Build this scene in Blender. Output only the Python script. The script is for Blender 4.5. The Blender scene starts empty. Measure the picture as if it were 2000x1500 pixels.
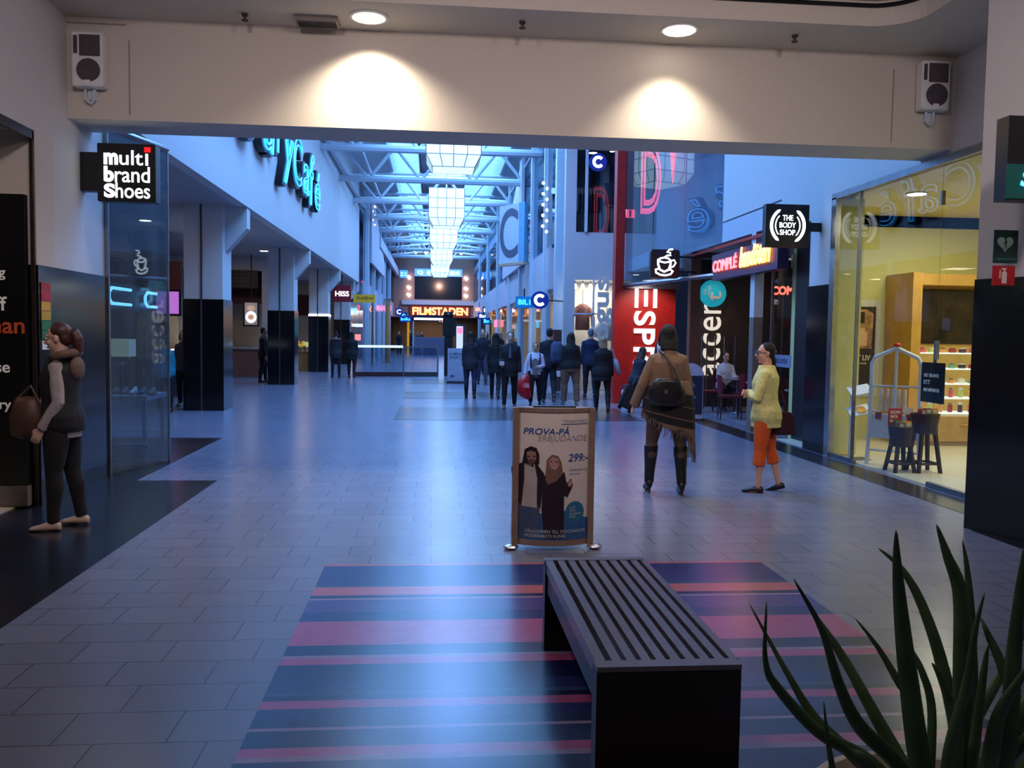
import bpy, bmesh, math, random
from mathutils import Vector, Matrix
random.seed(7)
SC = bpy.context.scene
COL = SC.collection
PI = math.pi
def V(*a): return Vector(a)
def R(d): return math.radians(d)
# ------------------------------------------------------------------ materials
def lin(c):
    o = []
    for x in c[:3]:
        x /= 255.0
        o.append(x/12.92 if x <= .04045 else ((x+.055)/1.055)**2.4)
    return (*o, 1)
MATS = {}
def mat(name, c=(128,128,128), rough=.5, metal=0., emit=None, es=0., noise=.12, nscale=12., bump=0., spec=.5, coat=0.):
    """principled material whose colour and roughness vary a little with a noise texture"""
    if name in MATS: return MATS[name]
    m = bpy.data.materials.new(name); m.use_nodes = True
    nt = m.node_tree; n = nt.nodes; b = n['Principled BSDF']
    b.inputs['Roughness'].default_value = rough; b.inputs['Metallic'].default_value = metal
    b.inputs['Specular IOR Level'].default_value = spec
    b.inputs['Coat Weight'].default_value = coat
    if c is not None:
        c = lin(c)
        tc = n.new('ShaderNodeTexCoord'); tx = n.new('ShaderNodeTexNoise')
        tx.inputs['Scale'].default_value = nscale; tx.inputs['Detail'].default_value = 3
        nt.links.new(tc.outputs['Object'], tx.inputs['Vector'])
        rp = n.new('ShaderNodeValToRGB')
        rp.color_ramp.elements[0].position = .3; rp.color_ramp.elements[1].position = .7
        rp.color_ramp.elements[0].color = tuple(x*(1-noise) for x in c[:3])+(1,)
        rp.color_ramp.elements[1].color = tuple(min(1, x*(1+noise)) for x in c[:3])+(1,)
        nt.links.new(tx.outputs['Fac'], rp.inputs['Fac']); nt.links.new(rp.outputs['Color'], b.inputs['Base Color'])
        if bump:
            bp = n.new('ShaderNodeBump'); bp.inputs['Strength'].default_value = bump; bp.inputs['Distance'].default_value = .01
            nt.links.new(tx.outputs['Fac'], bp.inputs['Height']); nt.links.new(bp.outputs['Normal'], b.inputs['Normal'])
    if emit is not None:
        e = lin(emit)
        b.inputs['Emission Color'].default_value = e; b.inputs['Emission Strength'].default_value = es
    MATS[name] = m
    return m
def glow(name, c, s): return mat(name, c, .4, emit=c, es=s, noise=.02)
def glow_lin(name, rgb, s):
    m = mat(name, (200,200,200), .4, emit=(255,255,255), es=s, noise=.02)
    m.node_tree.nodes['Principled BSDF'].inputs['Emission Color'].default_value = (*rgb, 1)
    return m
def glass(name, tint=(235,245,250), refl=1.0, rough=.01, haze=0.):
    """architectural glass: clear tint plus fresnel reflection"""
    if name in MATS: return MATS[name]
    m = bpy.data.materials.new(name); m.use_nodes = True
    nt = m.node_tree; n = nt.nodes; n.clear()
    out = n.new('ShaderNodeOutputMaterial'); mx = n.new('ShaderNodeMixShader')
    tr = n.new('ShaderNodeBsdfTransparent'); tr.inputs[0].default_value = lin(tint)
    gl = n.new('ShaderNodeBsdfGlossy'); gl.inputs['Roughness'].default_value = rough
    fr = n.new('ShaderNodeLayerWeight'); fr.inputs[0].default_value = .5   # facing = 1 - cos, the same from both sides
    pw = n.new('ShaderNodeMath'); pw.operation = 'POWER'; pw.inputs[1].default_value = 5
    mu = n.new('ShaderNodeMath'); mu.operation = 'MULTIPLY_ADD'; mu.inputs[1].default_value = .9*min(1, refl); mu.inputs[2].default_value = .04*refl; mu.use_clamp = True
    L = nt.links.new
    L(fr.outputs['Facing'], pw.inputs[0]); L(pw.outputs[0], mu.inputs[0]); L(mu.outputs[0], mx.inputs[0])
    src = tr.outputs[0]
    if haze:
        df = n.new('ShaderNodeBsdfDiffuse'); df.inputs[0].default_value = (.75,.8,.85,1)
        m2 = n.new('ShaderNodeMixShader'); tx = n.new('ShaderNodeTexNoise'); tx.inputs['Scale'].default_value = 3
        m3 = n.new('ShaderNodeMath'); m3.operation = 'MULTIPLY'; m3.inputs[1].default_value = haze*2
        L(tx.outputs['Fac'], m3.inputs[0]); L(m3.outputs[0], m2.inputs[0]); L(tr.outputs[0], m2.inputs[1]); L(df.outputs[0], m2.inputs[2])
        src = m2.outputs[0]
    L(src, mx.inputs[1]); L(gl.outputs[0], mx.inputs[2]); L(mx.outputs[0], out.inputs[0])
    MATS[name] = m
    return m
def tiles(name, c1, c2, mortar, w, h, rough, msize=.012, spec=.5, bumpd=.15):
    if name in MATS: return MATS[name]
    m = bpy.data.materials.new(name); m.use_nodes = True
    nt = m.node_tree; n = nt.nodes; b = n['Principled BSDF']; L = nt.links.new
    tc = n.new('ShaderNodeTexCoord'); br = n.new('ShaderNodeTexBrick')
    br.inputs['Color1'].default_value = lin(c1); br.inputs['Color2'].default_value = lin(c2); br.inputs['Mortar'].default_value = lin(mortar)
    br.inputs['Scale'].default_value = 1; br.inputs['Brick Width'].default_value = w; br.inputs['Row Height'].default_value = h
    br.inputs['Mortar Size'].default_value = msize*.3; br.inputs['Mortar Smooth'].default_value = .2; br.inputs['Bias'].default_value = 0
    br.offset = .37; br.offset_frequency = 2
    L(tc.outputs['Object'], br.inputs['Vector'])
    nz = n.new('ShaderNodeTexNoise'); nz.inputs['Scale'].default_value = 60; nz.inputs['Detail'].default_value = 4
    L(tc.outputs['Object'], nz.inputs['Vector'])
    mx = n.new('ShaderNodeMix'); mx.data_type = 'RGBA'; mx.blend_type = 'MULTIPLY'; mx.inputs['Factor'].default_value = .25
    L(br.outputs['Color'], mx.inputs['A']); L(nz.outputs['Color'], mx.inputs['B']); L(mx.outputs['Result'], b.inputs['Base Color'])
    n2 = n.new('ShaderNodeTexNoise'); n2.inputs['Scale'].default_value = 1.3; L(tc.outputs['Object'], n2.inputs['Vector'])
    mr = n.new('ShaderNodeMapRange'); mr.inputs['To Min'].default_value = rough*.8; mr.inputs['To Max'].default_value = rough*1.25
    L(n2.outputs['Fac'], mr.inputs['Value']); L(mr.outputs['Result'], b.inputs['Roughness'])
    b.inputs['Specular IOR Level'].default_value = spec
    bp = n.new('ShaderNodeBump'); bp.inputs['Strength'].default_value = bumpd; bp.inputs['Distance'].default_value = .004; bp.invert = True
    L(br.outputs['Fac'], bp.inputs['Height']); L(bp.outputs['Normal'], b.inputs['Normal'])
    MATS[name] = m
    return m
# ------------------------------------------------------------------ object helpers
INV = {}
def setp(o, label=None, cat=None, group=None, kind=None):
    if label: o['label'] = label
    if cat: o['category'] = cat
    if group: o['group'] = group
    if kind: o['kind'] = kind
    return o
def thing(name, label, cat, loc=(0,0,0), rot=0., group=None):
    o = bpy.data.objects.new(name, None); COL.objects.link(o)
    o.location = loc; o.rotation_euler = (0,0,rot); o.empty_display_size = .1
    setp(o, label, cat, group)
    INV[o.name] = (Matrix.Translation(Vector(loc)) @ Matrix.Rotation(rot, 4, 'Z')).inverted()
    return o
def link(name, me, parent=None, local=False):
    o = bpy.data.objects.new(name, me); COL.objects.link(o)
    if parent is not None:
        if not local: me.transform(INV[parent.name])
        o.parent = parent; INV[o.name] = INV[parent.name]
    else: INV[o.name] = Matrix.Identity(4)
    return o
def copy_tree(root, loc, rot, label=None):
    r = root.copy(); COL.objects.link(r); r.location = loc; r.rotation_euler = (0,0,rot)
    if label: r['label'] = label
    for ch in list(root.children):
        c = ch.copy(); COL.objects.link(c); c.parent = r
        for g in ch.children:
            d = g.copy(); COL.objects.link(d); d.parent = c
    return r
class B:
    def __init__(s): s.bm = bmesh.new()
    def box(s, x0, x1, y0, y1, z0, z1, M=None):
        vs = [s.bm.verts.new((x,y,z)) for x in (x0,x1) for y in (y0,y1) for z in (z0,z1)]
        if M is not None:
            for v in vs: v.co = M @ v.co
        for f in ((0,1,3,2),(4,6,7,5),(0,4,5,1),(2,3,7,6),(0,2,6,4),(1,5,7,3)):
            s.bm.faces.new([vs[i] for i in f])
        return s
    def quad(s, *p, mi=0):
        f = s.bm.faces.new([s.bm.verts.new(q) for q in p]); f.material_index = mi; return s
    def loft(s, rings, cap=True):
        rs = [[s.bm.verts.new(p) for p in r] for r in rings]
        k = len(rs[0])
        for a, b in zip(rs, rs[1:]):
            for i in range(k):
                s.bm.faces.new((a[i], a[(i+1) % k], b[(i+1) % k], b[i]))
        if cap:
            s.bm.faces.new(rs[0][::-1]); s.bm.faces.new(rs[-1])
        return s
    def tube(s, pts, r, seg=8, flat=1., up=None):
        pts = [Vector(p) for p in pts]; n = len(pts)
        rr = r if isinstance(r, (list, tuple)) else [r]*n
        rings = []; pu = None
        for i, p in enumerate(pts):
            d = (pts[min(i+1,n-1)]-pts[max(i-1,0)])
            if d.length < 1e-9: d = Vector((0,0,1))
            d.normalize()
            if pu is None:
                u = Vector(up) if up else (Vector((0,0,1)) if abs(d.z) < .9 else Vector((0,1,0)))
            else: u = pu
            u = (u - d*u.dot(d))
            if u.length < 1e-6: u = d.orthogonal()
            u.normalize(); w = d.cross(u); pu = u
            rings.append([p + w*(math.cos(2*PI*k/seg)*rr[i]) + u*(math.sin(2*PI*k/seg)*rr[i]*flat) for k in range(seg)])
        return s.loft(rings)
    def lathe(s, prof, c=(0,0,0), seg=20, cap=True):
        return s.loft([[Vector((c[0]+r*math.cos(2*PI*k/seg), c[1]+r*math.sin(2*PI*k/seg), c[2]+z)) for k in range(seg)] for r, z in prof], cap)
    def disc(s, c, r, axis, th, seg=24, rz=None):
        a = Vector(axis).normalized(); u = a.orthogonal().normalized() if abs(a.z) > .9 else a.cross(Vector((0,0,1))).normalized(); w = a.cross(u)
        c = Vector(c); rz = rz or r
        return s.loft([[c + a*t + u*(r*math.cos(2*PI*k/seg)) + w*(rz*math.sin(2*PI*k/seg)) for k in range(seg)] for t in (-th/2, th/2)])
    def ell(s, c, r, seg=16, M=None):
        c = Vector(c); n = seg//2; rings = []
        for i in range(1, n):
            t = PI*i/n
            rings.append([Vector((r[0]*math.sin(t)*math.cos(2*PI*k/seg), r[1]*math.sin(t)*math.sin(2*PI*k/seg), -r[2]*math.cos(t))) for k in range(seg)])
        if M is not None: rings = [[M @ p for p in q] for q in rings]
        top, bot = Vector((0,0,r[2])), Vector((0,0,-r[2]))
        if M is not None: top, bot = M @ top, M @ bot
        rs = [[s.bm.verts.new(c+p) for p in q] for q in rings]
        for a, b in zip(rs, rs[1:]):
            for i in range(seg): s.bm.faces.new((a[i], a[(i+1) % seg], b[(i+1) % seg], b[i]))
        vb, vt = s.bm.verts.new(c+bot), s.bm.verts.new(c+top)
        for i in range(seg):
            s.bm.faces.new((vb, rs[0][(i+1) % seg], rs[0][i])); s.bm.faces.new((vt, rs[-1][i], rs[-1][(i+1) % seg]))
        return s
    def prism(s, poly, o, u, v, th):
        """extrude a 2-D polygon laid out in the frame (o, u, v) by th along u x v"""
        o, u, v = Vector(o), Vector(u), Vector(v); w = u.cross(v).normalized()
        a = [s.bm.verts.new(o+u*x+v*y) for x, y in poly]; b = [s.bm.verts.new(o+u*x+v*y+w*th) for x, y in poly]
        k = len(poly)
        for i in range(k): s.bm.faces.new((a[i], a[(i+1) % k], b[(i+1) % k], b[i]))
        s.bm.faces.new(a[::-1]); s.bm.faces.new(b); return s
    def done(s, name, m, parent=None, smooth=False, local=False, bevel=0, kind=None, normals=True):
        if normals: bmesh.ops.recalc_face_normals(s.bm, faces=s.bm.faces)
        if bevel:
            bmesh.ops.bevel(s.bm, geom=[e for e in s.bm.edges if e.is_manifold and e.calc_face_angle(0) > .6], offset=bevel, segments=2, affect='EDGES', clamp_overlap=True)
        me = bpy.data.meshes.new(name); s.bm.to_mesh(me); s.bm.free()
        for q in (m if isinstance(m, (list, tuple)) else [m]): me.materials.append(q)
        if smooth: me.shade_smooth()
        o = link(name, me, parent, local)
        if kind: o['kind'] = kind
        return o
def struct(name, m, *boxes):
    b = B()
    for q in boxes: b.box(*q)
    return b.done(name, m, kind='structure')
def sbox(name, m, box, parent, bevel=0): return B().box(*box).done(name, m, parent, bevel=bevel)
def eval_mesh(ob):
    dg = bpy.context.evaluated_depsgraph_get(); dg.update()
    me = bpy.data.meshes.new_from_object(ob.evaluated_get(dg), depsgraph=dg)
    return me
def text_mesh(s, bold=0., tube=0., depth=0., shear=0., space=1., line=1.):
    cu = bpy.data.curves.new('letters', 'FONT'); cu.body = s; cu.size = 1; cu.shear = shear; cu.space_character = space; cu.space_line = line
    cu.offset = bold; cu.align_x = 'LEFT'; cu.resolution_u = 6
    if tube: cu.fill_mode = 'NONE'; cu.bevel_depth = tube; cu.bevel_resolution = 1; cu.resolution_u = 4
    else: cu.extrude = depth
    ob = bpy.data.objects.new('letters', cu); COL.objects.link(ob)
    me = eval_mesh(ob)
    bpy.data.objects.remove(ob); bpy.data.curves.remove(cu)
    return me
def text(name, s, m, o, u, v, w, h=None, th=.01, bold=0., tube=0., shear=0., space=1., line=1., parent=None, mesh=None):
    """lettering that fills w (x h) from the corner o, reading along u with its top towards v"""
    u, v = Vector(u).normalized(), Vector(v).normalized(); n = u.cross(v)
    me = text_mesh(s, bold, tube, .5 if not tube else 0, shear, space, line)
    xs = [q.co.x for q in me.vertices]; ys = [q.co.y for q in me.vertices]; zs = [q.co.z for q in me.vertices]
    sx = w/(max(xs)-min(xs)); sy = (h/(max(ys)-min(ys))) if h else sx
    zt = max(zs)-min(zs); sz = th/zt if zt > 1e-6 else 1
    if tube: sz = (sx+sy)/2
    x0, y0, z0 = min(xs), min(ys), min(zs); o = Vector(o)
    for q in me.vertices:
        q.co = o + u*((q.co.x-x0)*sx) + v*((q.co.y-y0)*sy) + n*((q.co.z-z0)*sz)
    me.materials.append(m)
    me.name = name
    if mesh: return me
    return link(name, me, parent)
def area(name, loc, size, energy, color, rot=(0,0,0), sy=None, spread=180):
    l = bpy.data.lights.new(name, 'AREA'); l.energy = energy; l.color = color; l.shape = 'RECTANGLE'; l.size = size; l.size_y = sy or size; l.spread = R(spread)
    o = bpy.data.objects.new(name, l); COL.objects.link(o); o.location = loc; o.rotation_euler = rot; return o
def spot(name, loc, target, energy, color, ang, blend=.4, rad=.05):
    l = bpy.data.lights.new(name, 'SPOT'); l.energy = energy; l.color = color; l.spot_size = R(ang); l.spot_blend = blend; l.shadow_soft_size = rad
    o = bpy.data.objects.new(name, l); COL.objects.link(o); o.location = loc
    o.rotation_euler = (Vector(target)-Vector(loc)).to_track_quat('-Z', 'Y').to_euler(); return o
def point(name, loc, energy, color, rad=.1):
    l = bpy.data.lights.new(name, 'POINT'); l.energy = energy; l.color = color; l.shadow_soft_size = rad
    o = bpy.data.objects.new(name, l); COL.objects.link(o); o.location = loc; return o
# ------------------------------------------------------------------ camera (eye height 1.6 m, looking down the mall)
F = 1700.; yaw = math.atan(155/F); pitch = math.atan(97/F); roll = .015
fwd = V(math.sin(yaw)*math.cos(pitch), math.cos(yaw)*math.cos(pitch), -math.sin(pitch))
r0 = V(math.cos(yaw), -math.sin(yaw), 0); u0 = r0.cross(fwd)
rt = r0*math.cos(roll)+u0*math.sin(roll); up = u0*math.cos(roll)-r0*math.sin(roll)
cd = bpy.data.cameras.new('camera'); cam = bpy.data.objects.new('camera', cd); COL.objects.link(cam)
cd.sensor_width = 36; cd.lens = 36*F/2000; cd.clip_start = .05; cd.clip_end = 300
M4 = Matrix.Identity(4)
for i in range(3): M4[i][0], M4[i][1], M4[i][2] = rt[i], up[i], -fwd[i]
M4[2][3] = 1.6; cam.matrix_world = M4
SC.camera = cam
SC.view_settings.view_transform = 'Standard'; SC.view_settings.look = 'None'; SC.view_settings.gamma = 1
SC.view_settings.use_curve_mapping = False; SC.view_settings.exposure = 0
SC.cycles.sample_clamp_indirect = 3; SC.cycles.max_bounces = 8; SC.cycles.diffuse_bounces = 4; SC.cycles.glossy_bounces = 3; SC.cycles.transparent_max_bounces = 16; SC.cycles.adaptive_threshold = .02; SC.cycles.caustics_reflective = False; SC.cycles.caustics_refractive = False
w = bpy.data.worlds.new('world'); SC.world = w; w.use_nodes = True
w.node_tree.nodes['Background'].inputs[0].default_value = (.10,.16,.42,1); w.node_tree.nodes['Background'].inputs[1].default_value = .06
# ------------------------------------------------------------------ materials of the place
plaster = mat('white_plaster', (205,203,200), .75, noise=.03, bump=.05, nscale=40)
plaster_warm = mat('warm_white_plaster', (205,198,186), .75, noise=.03, bump=.05, nscale=40)
roofwhite = mat('roof_paint', (185,195,205), .6, noise=.05)
steelwhite = mat('white_painted_steel', (200,210,220), .45, noise=.04)
stone = mat('black_polished_stone', (16,16,20), .12, noise=.3, nscale=30)
black = mat('black_satin', (10,10,12), .4)
blackp = mat('black_plastic', (16,16,18), .35)
darkgrey = mat('dark_grey', (52,52,58), .5)
chrome = mat('brushed_chrome', (190,190,195), .22, 1.)
alu = mat('aluminium', (150,150,155), .35, 1.)
white = mat('white_paint', (225,225,225), .5, noise=.03)
tile_l = tiles('floor_tile_light', (118,124,144), (125,130,150), (74,76,90), .43, .283, .23, spec=.85, bumpd=0.)
tile_d = tiles('floor_tile_dark', (26,26,32), (32,31,38), (16,16,20), .6, .283, .24, spec=.7, bumpd=.05)
tile_m = tiles('floor_tile_mid', (62,62,74), (70,70,80), (40,40,46), .43, .283, .24, spec=.8, bumpd=0.)
red = mat('red_lacquer', (196,32,22), .4)
maroon = mat('maroon_paint', (70,16,22), .5)
wood = mat('light_wood', (186,150,92), .45, noise=.15, nscale=6)
brownwood = mat('brown_wood', (104,62,40), .5, noise=.2, nscale=8)
beige = mat('beige_wall', (190,170,135), .7, noise=.04)
whiteglow = glow_lin('white_sign_light', (.85,.93,1.), 2.4)
clear = glass('shop_glass', (240,246,247), .7)
farglass = glass('far_glass', (228,238,243), .15)
blueglass = glass('facade_glass', (205,222,232), 2.4, haze=.05)
# ================================================================== THE SETTING
struct('floor', tile_l, (-12,12,-4,80,-.12,0))
b = B()
for q in ((-12,-2.27,-4,9.42),(-12,-3.1,9.42,13.17)): b.box(q[0],q[1],q[2],q[3],-.06,.003)
b.done('floor_dark_border', tile_d, kind='structure')
b = B(); b.box(4.92,5.34,7.0,18.4,-.06,.003); b.box(4.55,5.3,-4,6.9,-.06,.003)
b.done('floor_shop_border', tile_d, kind='structure')
b = B()
for y0, y1 in ((16.05,18.83),(21.34,23.77),(27.65,30.45)): b.box(-.72,4.0,y0,y1,-.06,.003)
b.done('floor_band', tile_m, kind='structure')
# passage walls
struct('wall_left', plaster, (-3.8,-3.5,8.45,9.72,2.15,5.2), (-3.8,-3.5,-4,8.45,3.32,5.2), (-12,-3.5,-4.2,-4,0,5.2))
struct('trim_1', plaster_warm, (-3.8,-3.49,8.08,8.45,2.15,3.32))
struct('wall_left_dado', stone, (-3.8,-3.48,8.08,9.72,0,2.15))
struct('wall_left_shop', darkgrey, (-8,-7.8,-4,12,0,3.4), (-8,-3.8,12.0,12.2,0,0.05))
struct('ceiling_left_shop', plaster, (-8,-3.8,-4,9.72,3.35,3.45))
struct('beam', plaster_warm, (-3.5,5.4,8.8,9.4,3.6,5.2))
struct('ceiling', plaster_warm, (-3.6,5.5,8.05,8.8,4.55,5.2), (-3.6,-2.6,-4,8.05,4.55,5.2), (4.45,5.5,-4,8.05,4.55,5.2), (-2.6,4.45,-4,8.05,4.78,5.2))
# rounded corner and black shadow gap of the raised ceiling field
b = B(); arc = [(4.45-.4+.4*math.sin(t), 8.05-.4+.4*math.cos(t)) for t in [PI/2*k/8 for k in range(9)]]
b.prism([(4.45,8.05)]+arc[::-1], (0,0,4.55), (1,0,0), (0,1,0), .23); b.done('trim_2', plaster_warm, kind='structure')
b = B(); b.tube([(-2.6,8.045,4.735)]+[(x-.005,y-.005,4.735) for x,y in arc]+[(4.445,-3,4.735)], .022, 6); b.done('trim_3', black, kind='structure')
struct('wall_back', plaster, (-12,12,-4.2,-4,0,5.2))
# near pier on the shop side, with a black stone dado and a brown framed door
pier = [(4.56,7.0),(5.4,7.0),(6.4,7.0),(6.4,-4),(5.6,-4),(4.72,6.42),]
B().prism([(4.56,7.0),(4.72,6.42),(4.9,5.6),(5.3,-4),(6.4,-4),(6.4,7.0)], (0,0,2.12), (1,0,0), (0,1,0), 3.1).done('wall_right_pier', plaster, kind='structure')
B().prism([(4.55,7.01),(4.71,6.42),(5.3,6.42),(5.3,7.01)], (0,0,0), (1,0,0), (0,1,0), 2.12).done('wall_right_pier_dado', stone, kind='structure')
b = B(); b.box(4.74,4.84,6.3,6.42,0,2.12); b.box(4.78,4.86,5.0,6.3,2.02,2.12); b.done('trim_4', brownwood, kind='structure')
B().box(4.86,4.92,5.0,6.3,0,2.02).done('door_1', mat('brown_door', (60,40,34), .45), kind='structure')
# right wall of the hall: shop, pillar, upper wall
struct('wall_right', plaster, (5.4,5.7,7.0,9.4,3.56,5.2), (5.4,5.7,9.4,11.5,3.56,9.4), (5.4,5.7,11.5,16.1,3.77,9.4), (5.4,5.7,11.5,12.2,2.35,3.77), (5.4,5.7,12.2,13.3,3.3,3.77))
struct('pillar_dado', stone, (5.38,5.75,11.5,12.2,0,2.35))
struct('pillar_trim', chrome, (5.37,5.44,11.36,11.5,0,3.5))
struct('trim_5', alu, (5.37,5.45,7.0,11.5,3.48,3.56))
struct('trim_6', alu, (5.38,5.44,7.0,9.0,0,.06), (5.38,5.44,10.7,11.4,0,.06))
b = B(); b.box(5.40,5.414,8.95,10.75,.02,3.48); b.box(5.40,5.414,10.75,11.38,.05,3.48); b.done('window_1', clear, kind='structure')
b = B(); b.box(5.42,5.434,7.0,8.98,.05,3.48); b.done('window_2', clear, kind='structure')
b = B(); b.box(5.385,5.43,10.74,10.76,.04,3.48); b.box(5.385,5.43,8.93,8.96,3.05,3.2); b.box(5.385,5.43,8.93,8.96,1.4,1.6); b.done('window_2_clamp', alu, kind='structure')
# slab edge, shop floor interiors
shopwall = mat('lime_wall', (200,196,128), .7, noise=.03)
struct('wall_shop_rear', shopwall, (5.7,11,13.3,13.5,0,3.7), (10.8,11,7,13.3,0,3.7), (5.7,11,6.85,7.0,0,3.7), (5.76,5.8,11.5,13.3,0,3.5), (5.45,5.8,11.42,11.49,.02,3.5))
struct('wall_right_dark', mat('dark_cladding', (26,22,28), .4), (5.69,5.755,12.2,13.34,0,3.3), (5.7,6.8,13.5,13.52,0,3.3))
struct('ceiling_shop', mat('shop_ceiling', (226,214,170), .8, noise=.02), (5.42,11,7,13.3,3.56,3.7))
struct('floor_shop', mat('shop_floor', (214,204,176), .35, noise=.04), (5.44,11,7,13.3,-.02,.012))
slab = mat('slab_edge', (190,196,206), .6, noise=.03)
struct('floor_gallery', slab, (5.4,9,13.3,16.2,3.38,3.74), (5.4,9,16.2,24,3.38,3.74))
B().box(5.375,5.4,13.3,18.3,3.28,3.33).done('trim_7', red, kind='structure')
# upper glazed corner: angled glass from the white wall to the red fin
def gpane(name, p, q, z0, z1, m=blueglass, th=.012):
    p, q = Vector((*p,0)), Vector((*q,0)); d = (q-p).normalized(); n = Vector((-d.y,d.x,0))*th
    return B().prism([(0,0),((q-p).length,0),((q-p).length,z1-z0),(0,z1-z0)], (p.x,p.y,z0), d, (0,0,1), th).done(name, m, kind='structure')
A0, A1 = Vector((5.38,16.1)), Vector((4.46,20.3))
for k in range(3):
    p = A0.lerp(A1, k/3); q = A0.lerp(A1, (k+.97)/3)
    gpane('window_%d' % (3+k), p, q, 2.78 if k > 0 else 3.4, 8.5)
b = B(); b.tube([(A0.x,A0.y,2.78),(A1.x,A1.y,2.78)], .05, 6); b.box(4.46,5.8,20.2,20.28,2.72,2.84); b.done('window_5_frame', alu, kind='structure')
struct('wall_gallery', mat('gallery_wall', (150,160,175), .7), (5.9,6.1,14,23,3.74,9.4))
# red corner
struct('wall_red', red, (4.40,5.72,20.3,20.5,0,2.78), (4.25,4.46,20.28,20.6,0,9.4))
# block with the shop window below and the dark window above
struct('wall_block', plaster, (3.6,6.5,24,24.3,3.15,4.45), (3.6,6.5,24,24.3,6.75,9.4), (3.6,3.9,24,24.3,0,3.15), (3.6,3.9,24,24.3,4.45,6.75))
gpane('window_6', (3.9,23.98), (6.4,23.98), .05, 3.15, clear)
gpane('window_7', (3.9,23.98), (6.4,23.98), 4.45, 6.75, clear)
b = B(); b.box(4.13,4.2,23.9,24.0,4.45,6.75); b.box(3.85,6.4,23.92,24.0,2.18,2.22); b.box(4.4,4.44,23.92,24.0,0,3.15); b.done('window_7_frame', steelwhite, kind='structure')
struct('wall_display', mat('display_cream', (222,210,196), .7), (3.9,6.5,25.6,25.7,0,3.2), (6.4,6.5,24.2,25.7,0,3.2))
struct('wall_store', mat('store_dark', (22,20,24), .8), (3.9,6.5,27.5,27.6,4.2,7), (3.9,6.5,24.2,27.6,4.2,4.3), (3.9,6.5,24.2,27.6,6.9,7))
struct('ceiling_display', white, (3.9,6.5,24.2,25.7,3.15,3.25))
struct('column_white', steelwhite, (3.43,3.75,24.6,24.95,1.75,9.4))
struct('column_base', mat('bronze_cladding', (70,48,42), .4), (3.42,3.76,24.59,24.96,0,1.75))
# hall beyond, right side: columns, glazed shafts and shopfronts
ledge = mat('ledge_paint', (200,196,205), .6, noise=.03)
struct('wall_far_right', ledge, (3.55,3.75,27,78,3.0,4.3), (3.55,3.75,40,78,6.9,7.4))
b = B(); b.prism([(0,0),(9,0),(9,4.2),(0,1.2)], (3.5,43.2,4.3), (0,-1,0), (0,0,1), .12); b.done('wall_far_right_gable', ledge, kind='structure')
for k, y in enumerate((27.2,31.0,35.2,40.5,48,57,67)):
    struct('column_far_right', steelwhite, (3.42,3.66,y,y+.28,0,8.6))
k = 8
for y0, y1 in ((24.9,27.2),(27.5,31.0),(31.3,35.2),(35.5,40.5),(40.8,48),(48.3,57),(57.3,67),(67.3,77.8)):
    gpane('window_%d' % k, (3.52,y0), (3.52,y1), .05, 3.0, farglass); k += 1
    gpane('window_%d' % k, (3.52,y0), (3.52,y1), 4.3, 8.4, farglass); k += 1
warmshop = mat('warm_shop_wall', (190,160,118), .8); coolshop = mat('cool_shop_wall', (150,150,165), .8)
struct('wall_far_right_shops', warmshop, (6.5,6.7,26,78,0,3.2), *[(3.8,6.6,y,y+.15,0,3.2) for y in (31,40.4,48.1,57.1,67.1)])
struct('ceiling_far_right_shops', white, (3.75,6.6,27.7,78,3.0,3.15))
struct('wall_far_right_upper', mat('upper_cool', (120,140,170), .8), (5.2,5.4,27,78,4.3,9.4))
# left side: fascia over the arcade, columns with black stone, soffit
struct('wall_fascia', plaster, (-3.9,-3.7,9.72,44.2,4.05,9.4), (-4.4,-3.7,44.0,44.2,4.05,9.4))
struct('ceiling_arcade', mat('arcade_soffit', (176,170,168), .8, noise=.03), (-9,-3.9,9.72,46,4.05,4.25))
col_i = 0
for y in (17.66,26.45,34.95,43.7):
    struct('column', plaster, (-4.88,-4.14,y,y+.75,2.2,4.05))
    struct('column_dado', stone, (-4.90,-4.12,y-.02,y+.77,0,2.2))
    struct('column_dark_strip', darkgrey, (-4.56,-4.53,y-.028,y,0,4.05))  # narrow dark strip down the column front
    b = B(); b.prism([(0,0),(.42,0),(.42,-.42),(0,-.9)], (-4.14,y+.25,4.05), (1,0,0), (0,0,1), -.3); b.done('column_bracket', plaster, kind='structure')
b = B(); b.box(-4.13,-4.115,34.93,35.72,2.2,2.28); b.box(-4.9,-4.115,34.925,34.94,2.2,2.28); b.done('column_light', whiteglow, kind='structure')
struct('wall_arcade_rear', beige, (-9.2,-9,9.7,46,0,4.05), (-9,-4.9,44.6,44.8,0,4.05))
struct('wall_arcade_band', maroon, (-9.0,-8.95,14,44.6,2.3,3.6), (-8.9,-5.2,44.52,44.6,2.4,3.4))
# dark portal frame in the arcade between the columns
struct('arcade_portal', plaster, (-5.75,-5.35,30.0,30.5,0,3.6), (-9,-5.35,30.0,30.5,3.6,4.05))
struct('arcade_portal_panel', maroon, (-9,-5.75,30.5,30.6,2.5,3.6))
struct('wall_arcade_lower', beige, (-9,-5.75,31.6,31.8,0,3.0))
struct('arcade_screen', mat('arcade_screen_wall', (150,138,120), .7), (-9,-6.3,22.6,22.75,0,2.4))
struct('arcade_screen_band', maroon, (-9,-6.3,22.55,22.75,2.4,3.3))
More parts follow.
